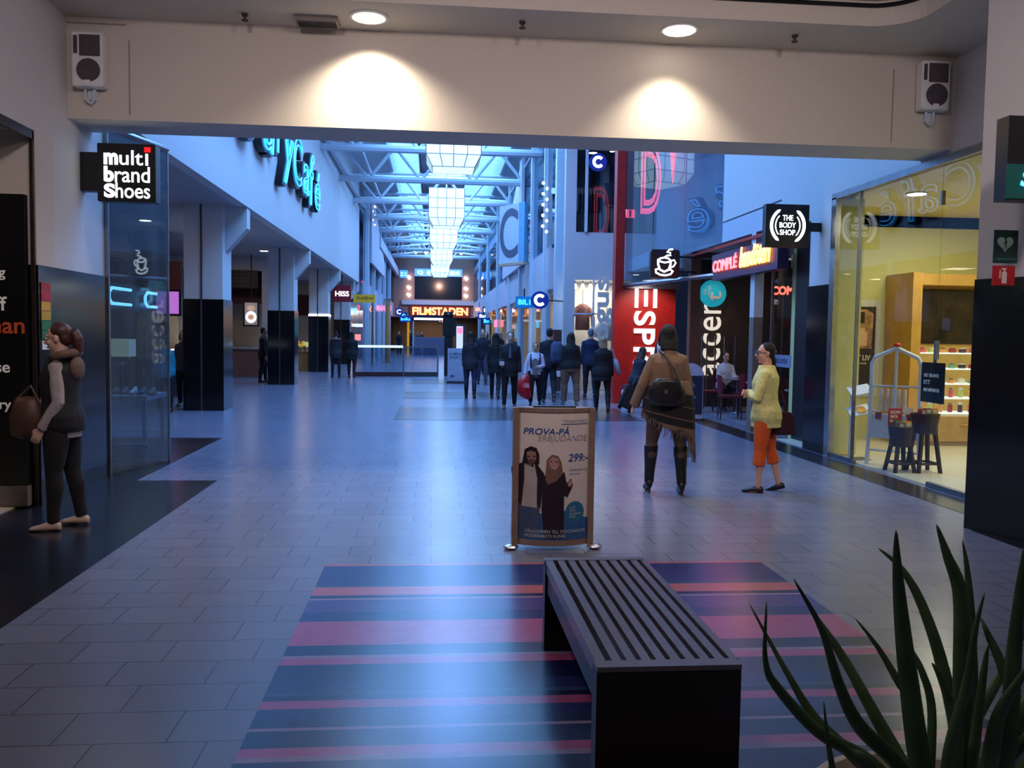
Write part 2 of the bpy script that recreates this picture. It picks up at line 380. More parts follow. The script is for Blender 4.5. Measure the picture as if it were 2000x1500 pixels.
# angled shop glass and its return
gpane('window_30', (-3.5,9.72), (-3.19,10.86), .02, 3.72, glass('vitrine_glass', (220,234,240), 1.8, haze=.06))
gpane('window_31', (-3.19,10.86), (-4.7,11.1), .02, 3.72, MATS['vitrine_glass'])
b = B(); b.tube([(-3.5,9.72,3.74),(-3.19,10.86,3.74),(-4.7,11.1,3.74)], .035, 6); b.box(-3.52,-3.46,9.70,9.74,0,3.74); b.box(-3.20,-3.175,10.85,10.875,0,3.74); b.done('window_30_frame', alu, kind='structure')
struct('wall_shoe_shop', mat('shoe_wall', (160,150,140), .7), (-7,-6.9,9.7,12.4,0,4.05))
# beyond the fascia on the left: glazed shafts, columns, shopfronts
struct('wall_far_left', ledge, (-3.75,-3.55,46,78,3.0,4.2), (-3.3,-3.1,52,78,6.6,7.2))
for y in (45.2,50,55.5,61,68):
    struct('column_far_left', steelwhite, (-3.6,-3.3,y,y+.3,0,8.8))
b = B(); b.prism([(0,0),(12,0),(12,.8),(0,3.8)], (-3.3,46,5.2), (0,1,0), (0,0,1), .1); b.done('wall_far_left_gable', ledge, kind='structure')
for y0, y1 in ((44.4,50),(50.3,55.5),(55.8,61),(61.3,68),(68.3,77.8)):
    gpane('window_%d' % k, (-3.5,y0), (-3.5,y1), .05, 3.0, farglass); k += 1
    gpane('window_%d' % k, (-3.5,y0), (-3.5,y1), 4.2, 8.4, farglass); k += 1
struct('wall_far_left_shops', coolshop, (-6.6,-6.4,46,78,0,3.2), *[(-6.5,-3.8,y,y+.15,0,3.2) for y in (55.6,61.1,68.1)])
struct('ceiling_far_left_shops', white, (-6.5,-3.75,46,78,3.0,3.15))
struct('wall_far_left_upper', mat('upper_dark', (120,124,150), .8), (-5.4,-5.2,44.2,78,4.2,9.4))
# end of the hall
endmat = mat('end_wall', (150,118,108), .7)
struct('wall_end', endmat, (-6.6,-1.69,78,78.3,3.0,9.4), (2.51,6.6,78,78.3,3.0,9.4), (-1.69,2.51,78,78.3,3.0,4.6), (-1.69,2.51,78,78.3,7.3,9.4))
struct('wall_end_window', mat('cinema_dark', (14,10,14), .2), (-1.69,2.51,78.2,78.3,4.6,6.6))
struct('wall_end_foyer', mat('foyer_wall', (120,96,80), .8), (-6.6,6.6,84,84.2,0,3.1), (-6.6,6.6,78.3,84,3.0,3.1), (-6.7,-6.6,78,84,0,3), (6.6,6.7,78,84,0,3))
struct('floor_foyer', tile_m, (-6.6,6.6,80,84.2,-.1,0))
struct('trim_8', slab, (-2.8,3.6,77.7,78,4.1,4.5))
# roof: white deck with two strips of sky glass, a dark ridge strip, trusses
struct('roof', roofwhite, (-5.5,-1.95,20.2,80,9.4,9.6), (3.05,6.5,20.2,80,9.4,9.6), (-5.5,-3.2,9.4,20.2,9.4,9.6), (1.8,6.5,11,20.2,9.4,9.6), (-3.2,-2.6,11,20.2,9.4,9.6), (-3.2,6.5,9.4,11,9.4,9.6))
struct('roof_ridge', mat('ridge_dark', (66,64,80), .7), (-.66,1.46,20.2,80,9.0,9.2))
struct('roof_well', roofwhite, (-1.98,-1.9,20.2,80,9.0,10.2), (3.0,3.08,20.2,80,9.0,10.2), (-.7,-.62,20.2,80,9.0,10.2), (1.42,1.5,20.2,80,9.0,10.2))
SKY = glow_lin('sky_glass', (.20,.52,1.0), 6.2)
b = B(); b.box(-1.9,-.7,20.2,79,10.0,10.04); b.done('window_50', SKY, kind='structure')
b = B(); b.box(1.5,3.0,20.2,79,10.0,10.04); b.done('window_51', SKY, kind='structure')
b = B(); b.box(-2.6,1.8,11,20.2,9.5,9.54); b.done('window_52', SKY, kind='structure')  # unseen glowing roof pane, added to light the near floor
b = B()
for k2 in range(100):
    y = 20.4+k2*.58
    b.box(-1.9,-.7,y,y+.06,9.85,9.95); b.box(1.5,3.0,y,y+.06,9.85,9.95)
b.done('window_50_bars', steelwhite, kind='structure')
def truss(y):
    b = B()
    b.tube([(-3.7,y,7.6),(4.6,y,7.6)], .13, 8); b.tube([(-3.7,y,8.85),(4.6,y,8.85)], .08, 8)
    xs = [-3.6+1.02*k for k in range(9)]
    for i in range(8):
        z = (8.85,7.6) if i % 2 == 0 else (7.6,8.85)
        b.tube([(xs[i],y,z[0]),(xs[i+1],y,z[1])], .065, 6)
    # raking braces in plan to the next truss
    b.tube([(-3.4,y,7.68),(.4,y+5.7,8.7)], .085, 6); b.tube([(4.4,y,7.68),(.6,y+5.7,8.7)], .085, 6)
    b.done('roof_truss', steelwhite, kind='structure')
for k2 in range(9): truss(23.4+5.74*k2)
b = B(); b.tube([(-3.55,23,7.9),(-3.55,77,7.9)], .1, 8); b.tube([(4.45,23,7.9),(4.45,77,7.9)], .1, 8); b.tube([(-2.6,23,8.1),(-2.6,77,8.1)], .05, 6); b.tube([(3.5,23,8.1),(3.5,77,8.1)], .05, 6)
b.done('roof_purlin', steelwhite, kind='structure')
struct('wall_clerestory', roofwhite, (4.7,4.9,26,78,7.4,9.4), (-4.3,-4.1,44.2,78,8.4,9.4), (-5,6.5,79.5,79.7,9,10.3))
# ================================================================== THINGS: lamps, speakers, ceiling fittings
warmglow = glow_lin('lamp_warm', (1.,.86,.72), 9.)
def downlight(x, y, z, r, label, lit, m=None, grp=None):
    t = thing('ceiling_downlight', label, 'lamp', (x,y,z), 0, grp)
    B().lathe([(r*1.15,-.012),(r*1.15,.0),(r,.0),(r,-.012)][:2], (x,y,z), 20).done('trim_ring', white, t)
    b = B(); b.lathe([(r*.98,-.016),(r*.85,-.013)], (x,y,z), 20); b.done('reflector' if not lit else 'lens', m or (warmglow if lit else chrome), t)
    return t
t = downlight(-.63, 8.43, 4.55, .16, 'chrome reflector downlight above the wide bright patch on the beam', False, glow_lin('lamp_dim', (1,.92,.85), .9))
t = downlight(2.33, 8.38, 4.55, .155, 'glowing white downlight above the narrower bright patch on the beam', True)
for i, (x, y, lb) in enumerate(((-1.78,8.5,'small sprinkler head beside the ceiling vent'),(.81,8.36,'small sprinkler head midway between the two ceiling downlights'),(3.48,8.38,'small sprinkler head between the glowing downlight and the speaker'))):
    t = thing('ceiling_sprinkler', lb, 'sprinkler', (x,y,4.55), 0, 'sprinklers in the ceiling strip')
    B().lathe([(.03,0),(.03,-.02),(.016,-.03),(.012,-.06)], (x,y,4.55), 10).done('body', mat('sprinkler_metal', (70,60,66), .5, .6), t)
    b = B(); b.tube([(x-.03,y,4.49),(x+.03,y,4.49)], .008, 6); b.lathe([(.03,-.06),(.03,-.066)], (x,y,4.55), 10); b.done('deflector', MATS['sprinkler_metal'], t)
t = thing('ceiling_vent', 'rectangular grey air vent in the ceiling strip', 'vent', (-1.12,8.55,4.55))
B().box(-1.32,-.92,8.46,8.66,4.50,4.55).done('vent_housing', mat('vent_grey', (120,112,106), .5), t)
b = B()
for k in range(5): b.box(-1.30,-.94,8.475+k*.036,8.49+k*.036,4.494,4.502)
b.done('grille', darkgrey, t)
def speaker(x0, x1, z0, z1, lab, s):
    y = 8.8; t = thing('wall_speaker', lab, 'speaker', ((x0+x1)/2,y,z0), 0)
    cx = (x0+x1)/2; h = z1-z0; wd = x1-x0
    sbox('cabinet', white, (x0,x1,y-.14,y-.02,z0,z1), t, .008)
    sbox('horn_grille', mat('speaker_grille', (72,66,72), .7), (x0+.07,x1-.025,y-.148,y-.138,z1-h*.44,z1-h*.05), t)
    B().disc((cx+.01,y-.145,z0+h*.3), wd*.38, (0,1,0), .016).done('woofer', MATS['speaker_grille'], t)
    sbox('badge', white, (cx-.03,cx+.03,y-.16,y-.146,z0+.0,z0+.055), t)
    sbox('side_slot', MATS['speaker_grille'], (x0+.015,x0+.05,y-.146,y-.138,z1-h*.4,z1-h*.07), t)
    b = B(); b.tube([(cx-.05,y-.06,z0),(cx-.05,y-.06,z0-.1),(cx,y-.06,z0-.14),(cx+.03,y-.06,z0-.1),(cx+.03,y-.06,z0)], .013, 6); b.box(cx-.04,cx+.04,y-.03,y,z0-.1,z0+.05); b.done('bracket', steelwhite, t)
speaker(-3.4,-3.12,3.87,4.37,'white wall speaker over the shoe shop sign, in the corner by the sprinkler',-1)
speaker(4.96,5.26,3.97,4.46,'white wall speaker on the beam end above the lit cosmetics shop',1)
b = B(); b.box(-2.93,-2.92,8.794,8.8,3.65,4.35); b.done('trim_9', mat('panel_line', (150,142,132), .8), kind='structure')
b = B(); b.box(4.72,4.73,8.794,8.8,3.65,4.4); b.box(-3.5,-2.95,8.79,8.8,4.49,4.5); b.done('trim_10', MATS['panel_line'], kind='structure')
# ------------------------------------------------------------------ signs near the beam
t = thing('hanging_sign', 'square black lightbox reading multi brand Shoes under the beam', 'sign', (-3.05,9.05,2.87))
sbox('sign_box', blackp, (-3.33,-2.77,9.06,9.22,2.86,3.43), t, .006)
sbox('bracket_box', black, (-3.5,-3.33,9.08,9.2,2.96,3.34), t)
for s, bd, x, z, wd, h in (('m',.045,-3.265,3.22,.135,.115),('ult',.005,-3.115,3.22,.225,.145),('\u0131',.005,-2.865,3.22,.024,.115),('b',.045,-3.265,3.05,.095,.155),('rand',.005,-3.16,3.05,.335,.155),('S',.045,-3.265,2.895,.105,.14),('hoes',.005,-3.155,2.895,.33,.15)):
    text('lettering', s, whiteglow, (x,9.06,z), (1,0,0), (0,0,1), wd, h, .006, bd, parent=t)
sbox('red_dot', glow('red_dot_light', (225,25,30), 1.0), (-2.875,-2.815,9.05,9.06,3.35,3.40), t)
t = thing('poster_panel', 'tall black panel with white and orange words in the shoe shop entrance', 'panel', (-4.4,8.1,0))
sbox('board', mat('board_black', (12,11,13), .35), (-6.5,-3.55,7.98,8.05,.2,2.75), t)
sbox('plinth', mat('plinth_grey', (120,112,104), .5), (-6.5,-3.55,7.96,8.05,.02,.2), t)
oran = mat('orange_print', (206,86,46), .5)
wht = mat('white_print', (225,222,215), .5, emit=(225,222,215), es=.12)
def px_panel(x, y):  # where a word stands on the panel plane y=8.11
    d = fwd + rt*((x-1000)/F) + up*((750-y)/F); k = 7.975/d.y; return (d.x*k, 1.6+d.z*k)
for s, xr, yb, hpx, m in (('king',10,547,20,wht),('50% off',13,607,22,wht),('woman',48,652,18,oran),('house',19,728,18,wht),('jewelry',22,805,20,wht)):
    x1, z = px_panel(xr, yb); h = hpx*8.05/F*.95
    me = text_mesh(s); wx = max(v.co.x for v in me.vertices)-min(v.co.x for v in me.vertices); hy = max(v.co.y for v in me.vertices)-min(v.co.y for v in me.vertices); bpy.data.meshes.remove(me)
    wd = h*wx/hy*1.25; text('lettering', s, m, (x1-wd,7.98,z), (1,0,0), (0,0,1), wd, h*1.25, .004, .015, parent=t)
B().box(-8,-3.66,3,8.09,-.02,.016).done('floor_shoe_shop', mat('mat_light', (190,182,170), .6), kind='structure')
b = B(); b.box(-3.53,-3.50,8.05,8.085,0,3.3); b.box(-3.54,-3.5,-4,8.085,3.24,3.32); b.done('door_2_frame', mat('frame_bronze', (60,52,46), .35, .5), kind='structure')
struct('wall_shoe_rear', mat('shoe_rear', (176,150,118), .7), (-7.5,-3.6,8.3,8.4,2.75,3.35))
t = thing('rating_sign', 'vertical strip of red, yellow and green bars on the black stone', 'sticker', (-3.48,8.3,1.9))
for k, c in enumerate(((170,50,40),(190,40,36),(215,165,40),(200,160,40),(50,120,60),(46,110,56))):
    sbox('colour_bar', mat('bar%d' % k, c, .5), (-3.476,-3.47,8.115,8.30,2.0-.085*k-.08,2.0-.085*k), t)
sbox('base_label', white, (-3.476,-3.47,8.12,8.26,1.40,1.48), t)
# neon cafe sign on the fascia
neonblue = glow_lin('neon_blue', (.0,.31,1.), 2.3)
t = thing('neon_sign', 'blue neon cafe name in black channel letters on the white fascia', 'sign', (-3.7,22,5.3))
chan = mat('channel_black', (18,18,26), .5)
for s, y0, wd, z0, h in (('L',15.2,1.2,5.35,1.6),('o',16.6,1.25,5.2,.95),('u',18.3,1.35,5.3,.95),('r',19.9,.75,5.5,.85),('y',20.75,1.5,5.0,1.3),('C',22.2,1.5,5.25,1.35),('a',23.8,1.15,5.25,.95),('f',25.0,.95,5.1,1.6),('\u00e9',26.1,1.2,5.15,1.25)):
    text('channel_letter', s, chan, (-3.69,y0,z0), (0,1,0), (0,0,1), wd, h, .17, .055, parent=t, shear=.12)
    o = text('neon_tube', s, neonblue, (-3.50,y0+.06,z0+.06), (0,1,0), (0,0,1), wd-.12, h-.12, .03, 0., tube=.011, parent=t, shear=.12)
# box the letters stand off: channel letters extrude towards the hall (n = u x v = +x)
# ------------------------------------------------------------------ right hand signs
t = thing('hanging_sign', 'square black lightbox with THE BODY SHOP in a white ring', 'sign', (4.9,11.8,2.87))
sbox('sign_box', blackp, (4.58,5.2,11.81,11.95,2.87,3.46), t, .006)
sbox('arm', black, (5.2,5.4,11.85,11.91,3.1,3.22), t)
b = B()
for a0, a1 in ((-62,62),(118,242)):
    b.tube([(4.89+.235*math.cos(R(a)),11.805,3.165+.245*math.sin(R(a))) for a in range(a0, a1+1, 8)], [.006]+[.022]*((a1-a0)//8-1)+[.006], 6)
    b.tube([(4.89+.175*math.cos(R(a)),11.805,3.165+.185*math.sin(R(a))) for a in range(a0, a1+1, 8)][2:-2], .008, 6)
b.done('ring_logo', whiteglow, t)
for s, z, wd in (('THE',3.235,.15),('BODY',3.135,.235),('SHOP',3.035,.22)):
    text('lettering', s, whiteglow, (4.89-wd/2,11.81,z), (1,0,0), (0,0,1), wd, .075, .006, .012, parent=t)
t = thing('hanging_sign', 'rounded black lightbox with a white steaming coffee cup', 'sign', (4.69,17.5,2.78))
b = B(); pts = []
for cx, cz, a0 in ((.56,.54,0),(.08,.54,90),(.08,.08,180),(.56,.08,270)):
    for q in range(5): pts.append((cx+.06*math.cos(R(a0+q*22.5)), cz+.06*math.sin(R(a0+q*22.5))))
b.prism(pts, (4.37,17.62,2.77), (1,0,0), (0,0,1), .14); b.done('sign_box', blackp, t)
b = B(); b.tube([(5.0,17.55,3.23),(5.36,17.55,3.23)], .022, 6); b.tube([(5.0,17.55,2.93),(5.36,17.55,2.93)], .022, 6); b.done('arm', black, t)
cup = lambda x, z: (4.37+x, 17.475, 2.77+z)
b = B()
b.tube([cup(.17,.40),cup(.17,.30),cup(.21,.19),cup(.30,.15),cup(.39,.19),cup(.43,.30),cup(.43,.38)], .022, 6)
b.tube([cup(.17,.39),cup(.23,.35),cup(.31,.335),cup(.39,.35),cup(.43,.38),cup(.38,.42),cup(.30,.435),cup(.22,.42),cup(.17,.39)], .02, 6)
b.tube([cup(.43,.37),cup(.50,.39),cup(.535,.33),cup(.49,.26),cup(.41,.23)], .018, 6)
b.tube([cup(.20,.21),cup(.12,.19),cup(.13,.13),cup(.22,.085),cup(.33,.075),cup(.43,.10),cup(.48,.16),cup(.42,.2)], .022, 6)
b.tube([cup(.30,.44),cup(.36,.48),cup(.43,.485),cup(.42,.535),cup(.35,.55),cup(.40,.60),cup(.47,.605)], .02, 6)
b.done('cup_logo', whiteglow, t)
t = thing('neon_sign', 'red and orange neon shop name on a slanting dark sign box', 'sign', (5.35,14.8,2.7))
sbox('sign_box', mat('sign_violet', (70,56,84), .5), (5.30,5.48,13.15,16.35,2.68,3.16), t)
neonred = glow_lin('neon_red', (1.,.06,.03), 5.); neonor = glow_lin('neon_orange', (1.,.30,.02), 5.)
text('neon_lettering', 'COMPL\u00c9', neonred, (5.28,16.2,2.82), (0,-1,0), (0,0,1), 1.3, .27, .03, .0, tube=.035, parent=t)
text('neon_lettering', 'band\u00f6teri', neonor, (5.28,14.75,2.80), (0,-1,0), (0,0,1), 1.4, .36, .03, .0, tube=.035, shear=.25, parent=t)
t = thing('neon_sign', 'small red neon COMPLE added as the sign mirrored in the glass beside the dark pillar', 'sign', (6.3,15.3,2.5))  # lettering added for the reflection of the shop sign
text('neon_lettering', 'COMPL\u00c9', neonred, (5.92,14.9,2.36), (.8,-.3,0), (0,0,1), .62, .19, .03, .0, tube=.04, parent=t)
sbox('hanger_rail', black, (5.95,6.5,14.97,15.0,2.62,2.65), t)
t = thing('wall_lettering', 'white upright letters on the red wall beside the entrance', 'lettering', (4.98,20.3,.3))
text('letters', '\u039eSPRIT', white, (4.72,20.3,2.72), (0,0,-1), (1,0,0), 2.55, .54, .05, .02, parent=t, space=1.05)
MATS['white_letter'] = glow_lin('letter_white', (1,.97,.95), .9); t.children[0].data.materials[0] = MATS['white_letter']
t = thing('wall_lettering', 'tall cream word accent standing upright on the brown wall', 'lettering', (6.3,19.5,.7))
cream = glow_lin('letter_cream', (1,.86,.66), .7)
text('letters', 'accen', cream, (6.56,19.5,.72), (0,0,1), (-1,0,0), 1.72, .40, .04, .0, parent=t)
t = thing('round_sign', 'turquoise disc with white script at the top of the word accent', 'sign', (6.33,19.4,2.6))
B().disc((6.33,19.42,2.6), .31, (0,1,0), .06, 32).done('disc', mat('turquoise', (20,160,178), .4, emit=(10,150,175), es=.55), t)
text('lettering', 't', white, (6.52,19.38,2.42), (0,0,1), (-1,0,0), .22, .30, .01, .01, parent=t)
text('lettering', 'buy\nthings', white, (6.28,19.38,2.55), (0,0,1), (-1,0,0), .22, .2, .01, .0, parent=t, shear=.2)
t = thing('window_lettering', 'big cream upright letters on the clothes shop window', 'lettering', (4.7,23.9,1.1))
text('letters', 'bogus', mat('letter_vinyl', (226,214,196), .6), (4.98,23.9,.95), (0,0,1), (-1,0,0), 2.25, .60, .03, .03, parent=t)
def round_c(x, y, z, r, lab, arm):
    t = thing('round_sign', lab, 'sign', (x,y,z))
    B().disc((x,y,z), r, (0,1,0), .12, 32).done('disc', mat('sign_navy', (14,36,110), .4, emit=(10,40,150), es=.5), t)
    b = B(); b.tube([(x+r*.52*math.cos(R(a)), y-.065, z+r*.52*math.sin(R(a))) for a in range(42, 319, 12)], r*.17, 8); b.done('letter', whiteglow, t)
    if arm: B().tube([(x+r,y,z),(3.5,y+.5,z)], .02, 6).done('arm', black, t)
round_c(2.80,23.,2.515,.235,'round blue sign with white letter C on an arm from the white column',True)
round_c(4.44,23.8,6.33,.24,'white letter C in the upper dark shop window',False)
t = thing('banner_board', 'large pale board with a tall grey letter C standing out from the facade', 'sign', (3.25,33,4.29))
M = Matrix.Translation((3.0,33,0)) @ Matrix.Rotation(R(-60), 4, 'Z')
B().box(-.9,.75,-.06,.06,4.3,6.5, M).done('board', mat('board_pale', (206,214,222), .5), t)
B().box(-.92,.76,-.10,.10,4.2,4.3, M).done('board_foot', mat('board_foot', (206,170,140), .5), t)
B().box(.40,.76,-.07,.07,4.3,6.5, M).done('board_side', mat('board_aqua', (120,176,206), .5), t)
b = B(); b.tube([(3.1,33.1,5.9),(3.48,33.1,5.9)], .03, 6); b.done('upper_arm', steelwhite, t); b = B(); b.tube([(3.1,33.1,4.7),(3.48,33.1,4.7)], .03, 6); b.done('lower_arm', steelwhite, t)
me = text_mesh('C', .01)
xs = [v.co.x for v in me.vertices]; ys = [v.co.y for v in me.vertices]
for v in me.vertices: v.co = M @ Vector((-.85+(v.co.x-min(xs))/(max(xs)-min(xs))*1.2, -.075, 4.5+(v.co.y-min(ys))/(max(ys)-min(ys))*1.85))
me.materials.append(mat('letter_grey', (96,100,120), .5)); link('letter', me, t)
t = thing('hanging_sign', 'dark red square sign reading HISS below the arcade soffit', 'sign', (-3.92,38,2.88))
sbox('sign_box', mat('hiss_red', (92,18,34), .4, emit=(92,18,34), es=.25), (-4.3,-3.54,38,38.15,2.88,3.6), t)
text('lettering', 'HISS', whiteglow, (-4.2,38,3.12), (1,0,0), (0,0,1), .58, .22, .02, .02, parent=t)
B().tube([(-3.92,38.08,3.6),(-3.92,38.08,4.05)], .025, 6).done('rod', black, t)
t = thing('hanging_sign', 'flat yellow olive sign with dark script beside the HISS sign', 'sign', (-3.28,42,2.99))
sbox('sign_box', mat('sign_olive', (170,150,30), .5, emit=(170,150,20), es=.3), (-3.8,-2.76,42,42.1,3.0,3.38), t)
text('lettering', 'Guldfynd', mat('print_olive', (60,50,10), .6), (-3.65,42,3.1), (1,0,0), (0,0,1), .8, .2, .01, .01, parent=t, shear=.2)
b = B(); b.box(-3.80,-3.72,42.03,42.07,3.38,4.3); b.done('hanger', steelwhite, t)
t = thing('neon_sign', 'large orange neon FILMSTADEN across the end of the hall', 'sign', (.57,77.9,3.2))
sbox('backboard', mat('film_board', (120,40,26), .6), (-2.11,3.2,77.78,77.9,3.0,4.02), t)
text('neon_lettering', 'FILMSTADEN', glow_lin('neon_amber', (1.,.30,.01), 4.5), (-1.85,77.75,3.2), (1,0,0), (0,0,1), 4.9, .68, .08, .03, parent=t)
t = thing('screen_sign', 'bright blue screen strip above the dark cinema window', 'screen', (.4,77.9,6.6))
sbox('screen', glow_lin('screen_blue', (.01,.22,1.), 1.4), (-1.69,2.51,77.85,77.97,6.62,7.28), t)
for s, x, wd in (('Q',-1.45,.5),('NU PA BIO',-.6,1.0),('SE MER HAR',1.2,1.1)):
    text('lettering', s, glow_lin('screen_white', (.5,.85,1.), 1.8), (x,77.84,6.75), (1,0,0), (0,0,1), wd, .38, .02, .03, parent=t)
for x0, x1, y in ((-3.0,-2.3,77.75),(3.85,5.1,77.75)):
    t = thing('screen_sign', '%s' % ('short blue screen strip left of the cinema window lamps' if x0 < 0 else 'long blue screen strip right of the cinema window lamps'), 'screen', (x0,y,6.5))
    sbox('screen', MATS['screen_blue'], (x0,x1,y,77.95,6.45,7.1), t)
    text('lettering', '::: ::', MATS['screen_white'], (x0+.1,y-.01,6.6), (1,0,0), (0,0,1), x1-x0-.2, .3, .02, .02, parent=t)
for i, (x, z) in enumerate([(sx, z) for sx in (-2.2,2.85) for z in (4.95,5.6,6.5)]):
    sd = 'FILM side' if x < 0 else 'far side'
    t = thing('wall_lamp', '%s warm wall lamp %s the dark cinema window' % (('lower','middle','upper')[i % 3], 'left of' if x < 0 else 'right of'), 'lamp', (x,77.9,z), 0, 'wall lamps by the cinema window')
    B().tube([(x-.12,77.85,z+.1),(x+.12,77.8,z-.1)], [.1,.14], 8).done('shade', warmglow, t)
# rows of small shop signs in the distance
def tiny(px_, py_, wpx, hpx, s, m, Y, lab, bg=None):
    d = fwd + rt*((px_-1000)/F) + up*((750-py_)/F); k = Y/d.y; x, z = d.x*k, 1.6+d.z*k
    wd, h = wpx*Y/F, hpx*Y/F
    t = thing('shop_sign', lab, 'sign', (x,Y,z-h/2))
    if bg is not None: sbox('sign_box', bg, (x-wd/2-.08,x+wd/2+.08,Y+.01,Y+.1,z-h/2-.1,z+h/2+.1), t)
    sbox('bracket', black, (x-.02,x+.02,Y+.03,Y+.07,z+h/2,z+h/2+.35), t)
    text('lettering', s, m, (x-wd/2,Y,z-h/2), (1,0,0), (0,0,1), wd, h, .03, .02, parent=t)
nr = glow_lin('sign_red', (1.,.05,.08), 2.5); no = glow_lin('sign_orange', (1.,.22,.02), 2.5); nc = glow_lin('sign_cyan', (.02,.6,1.), 2.2); npk = glow_lin('sign_pink', (1.,.10,.16), 2.)
navy = MATS['sign_navy']
tiny(722,604,14,10,'IXI',no,50,'small square orange neon sign under the yellow olive sign')
tiny(750,602,28,12,'MANGO',npk,54,'wide pink red neon sign next to the square orange neon')
tiny(779,609,8,9,'C',whiteglow,58,'small blue sign with white C near the cinema name',navy)
tiny(789,616,7,6,'o',nc,64,'tiny blue round sign below the small white C',navy)
tiny(936,604,14,8,'MAX',no,66,'small orange sign just past the cinema name')
tiny(952,606,14,7,'IIII',whiteglow,60,'black sign with white bars past the cinema name',blackp)
tiny(981,607,21,6,'LINDEX',whiteglow,50,'violet sign with small white letters under the pale ledge',mat('sign_plum', (46,20,60), .5))
tiny(1008,606,20,8,'Mauritz',whiteglow,46,'white script sign beside the violet sign',mat('sign_greyblue', (90,90,120), .5))
tiny(1024,590,24,10,'BIL1',nc,28,'cyan blue neon sign tucked behind the round C sign',mat('sign_teal', (10,90,150), .5, emit=(0,110,190), es=.6))
tiny(1033,608,7,9,'B',no,40,'single orange letter under the cyan neon sign')
tiny(1013,613,13,6,'Red',no,42,'small orange red script under the white script sign')
tiny(945,617,18,7,'flora',whiteglow,62,'white script sign on dark blue below the black bar sign',navy)
tiny(950,627,10,7,'Bo',nc,56,'little blue sign hanging lowest past the cinema name',navy)
tiny(792,623,18,6,'info',nc,60,'slanting cyan sign hanging lowest near the white C',navy)
tiny(862,627,9,5,'72',no,70,'small orange number sign above the dark doorway',blackp)
tiny(968,632,6,14,'I',nr,48,'upright red neon strip in a shop window',None)
tiny(981,632,5,13,'I',nr,47,'second upright red neon strip beside the first, nearer the columns',None)
tiny(714,552,14,5,'M&M',nr,52,'red letters on a white box above the yellow olive sign',steelwhite)
tiny(700,601,5,10,'3',nr,46.5,'small red letter near the corner below the HISS sign',None)
# safety signs standing out from the pier
t = thing('safety_sign', 'dark green heart defibrillator sign on the pier', 'sign', (4.5,6.55,2.22))
sbox('plate', mat('sign_green', (14,60,52), .5), (4.40,4.60,6.55,6.56,2.22,2.48), t)
b = B(); hp = []
for q in range(25):
    a = 2*PI*q/24; hp.append((.0042*16*math.sin(a)**3, .0042*(13*math.cos(a)-5*math.cos(2*a)-2*math.cos(3*a)-math.cos(4*a))))
b.prism(hp[:-1], (4.49,6.548,2.375), (1,0,0), (0,0,1), .004); b.done('heart', mat('sign_mint', (170,205,195), .5), t)
b = B(); b.prism([(0,.05),(.012,.0),(.003,.0),(.01,-.05),(-.012,.01),(-.002,.01),(-.006,.05)], (4.49,6.543,2.375), (1,0,0), (0,0,1), .003); b.box(4.555,4.565,6.545,6.55,2.43,2.465); b.box(4.543,4.578,6.545,6.55,2.443,2.453); b.done('bolt_and_cross', MATS['sign_green'], t)
text('lettering', 'Hj\u00e4rtstartare', mat('sign_text_green', (90,140,120), .6), (4.42,6.548,2.24), (1,0,0), (0,0,1), .16, .022, .003, parent=t)
t = thing('safety_sign', 'red fire extinguisher sign below the heart sign', 'sign', (4.5,6.55,2.05))
sbox('plate', mat('sign_red_plate', (176,30,32), .5), (4.40,4.585,6.55,6.56,2.045,2.2), t)
b = B(); b.box(4.475,4.515,6.545,6.55,2.06,2.15); b.box(4.487,4.503,6.545,6.55,2.15,2.17); b.box(4.47,4.51,6.545,6.55,2.17,2.182); b.box(4.455,4.463,6.545,6.55,2.10,2.165); b.done('extinguisher_symbol', mat('sign_pale', (225,205,200), .5), t)
t = thing('hanging_sign', 'dark box sign with a cyan letter S at the edge of the pier', 'sign', (4.5,6.1,2.65))
sbox('sign_box', blackp, (4.17,4.72,6.1,6.24,2.64,3.25), t)
sbox('green_field', mat('sign_deepgreen', (0,70,66), .5, emit=(0,70,66), es=.25), (4.165,4.72,6.09,6.10,2.65,2.90), t)
text('lettering', 'Steg', nc, (4.27,6.09,2.70), (1,0,0), (0,0,1), .4, .16, .01, .02, parent=t, shear=.2)
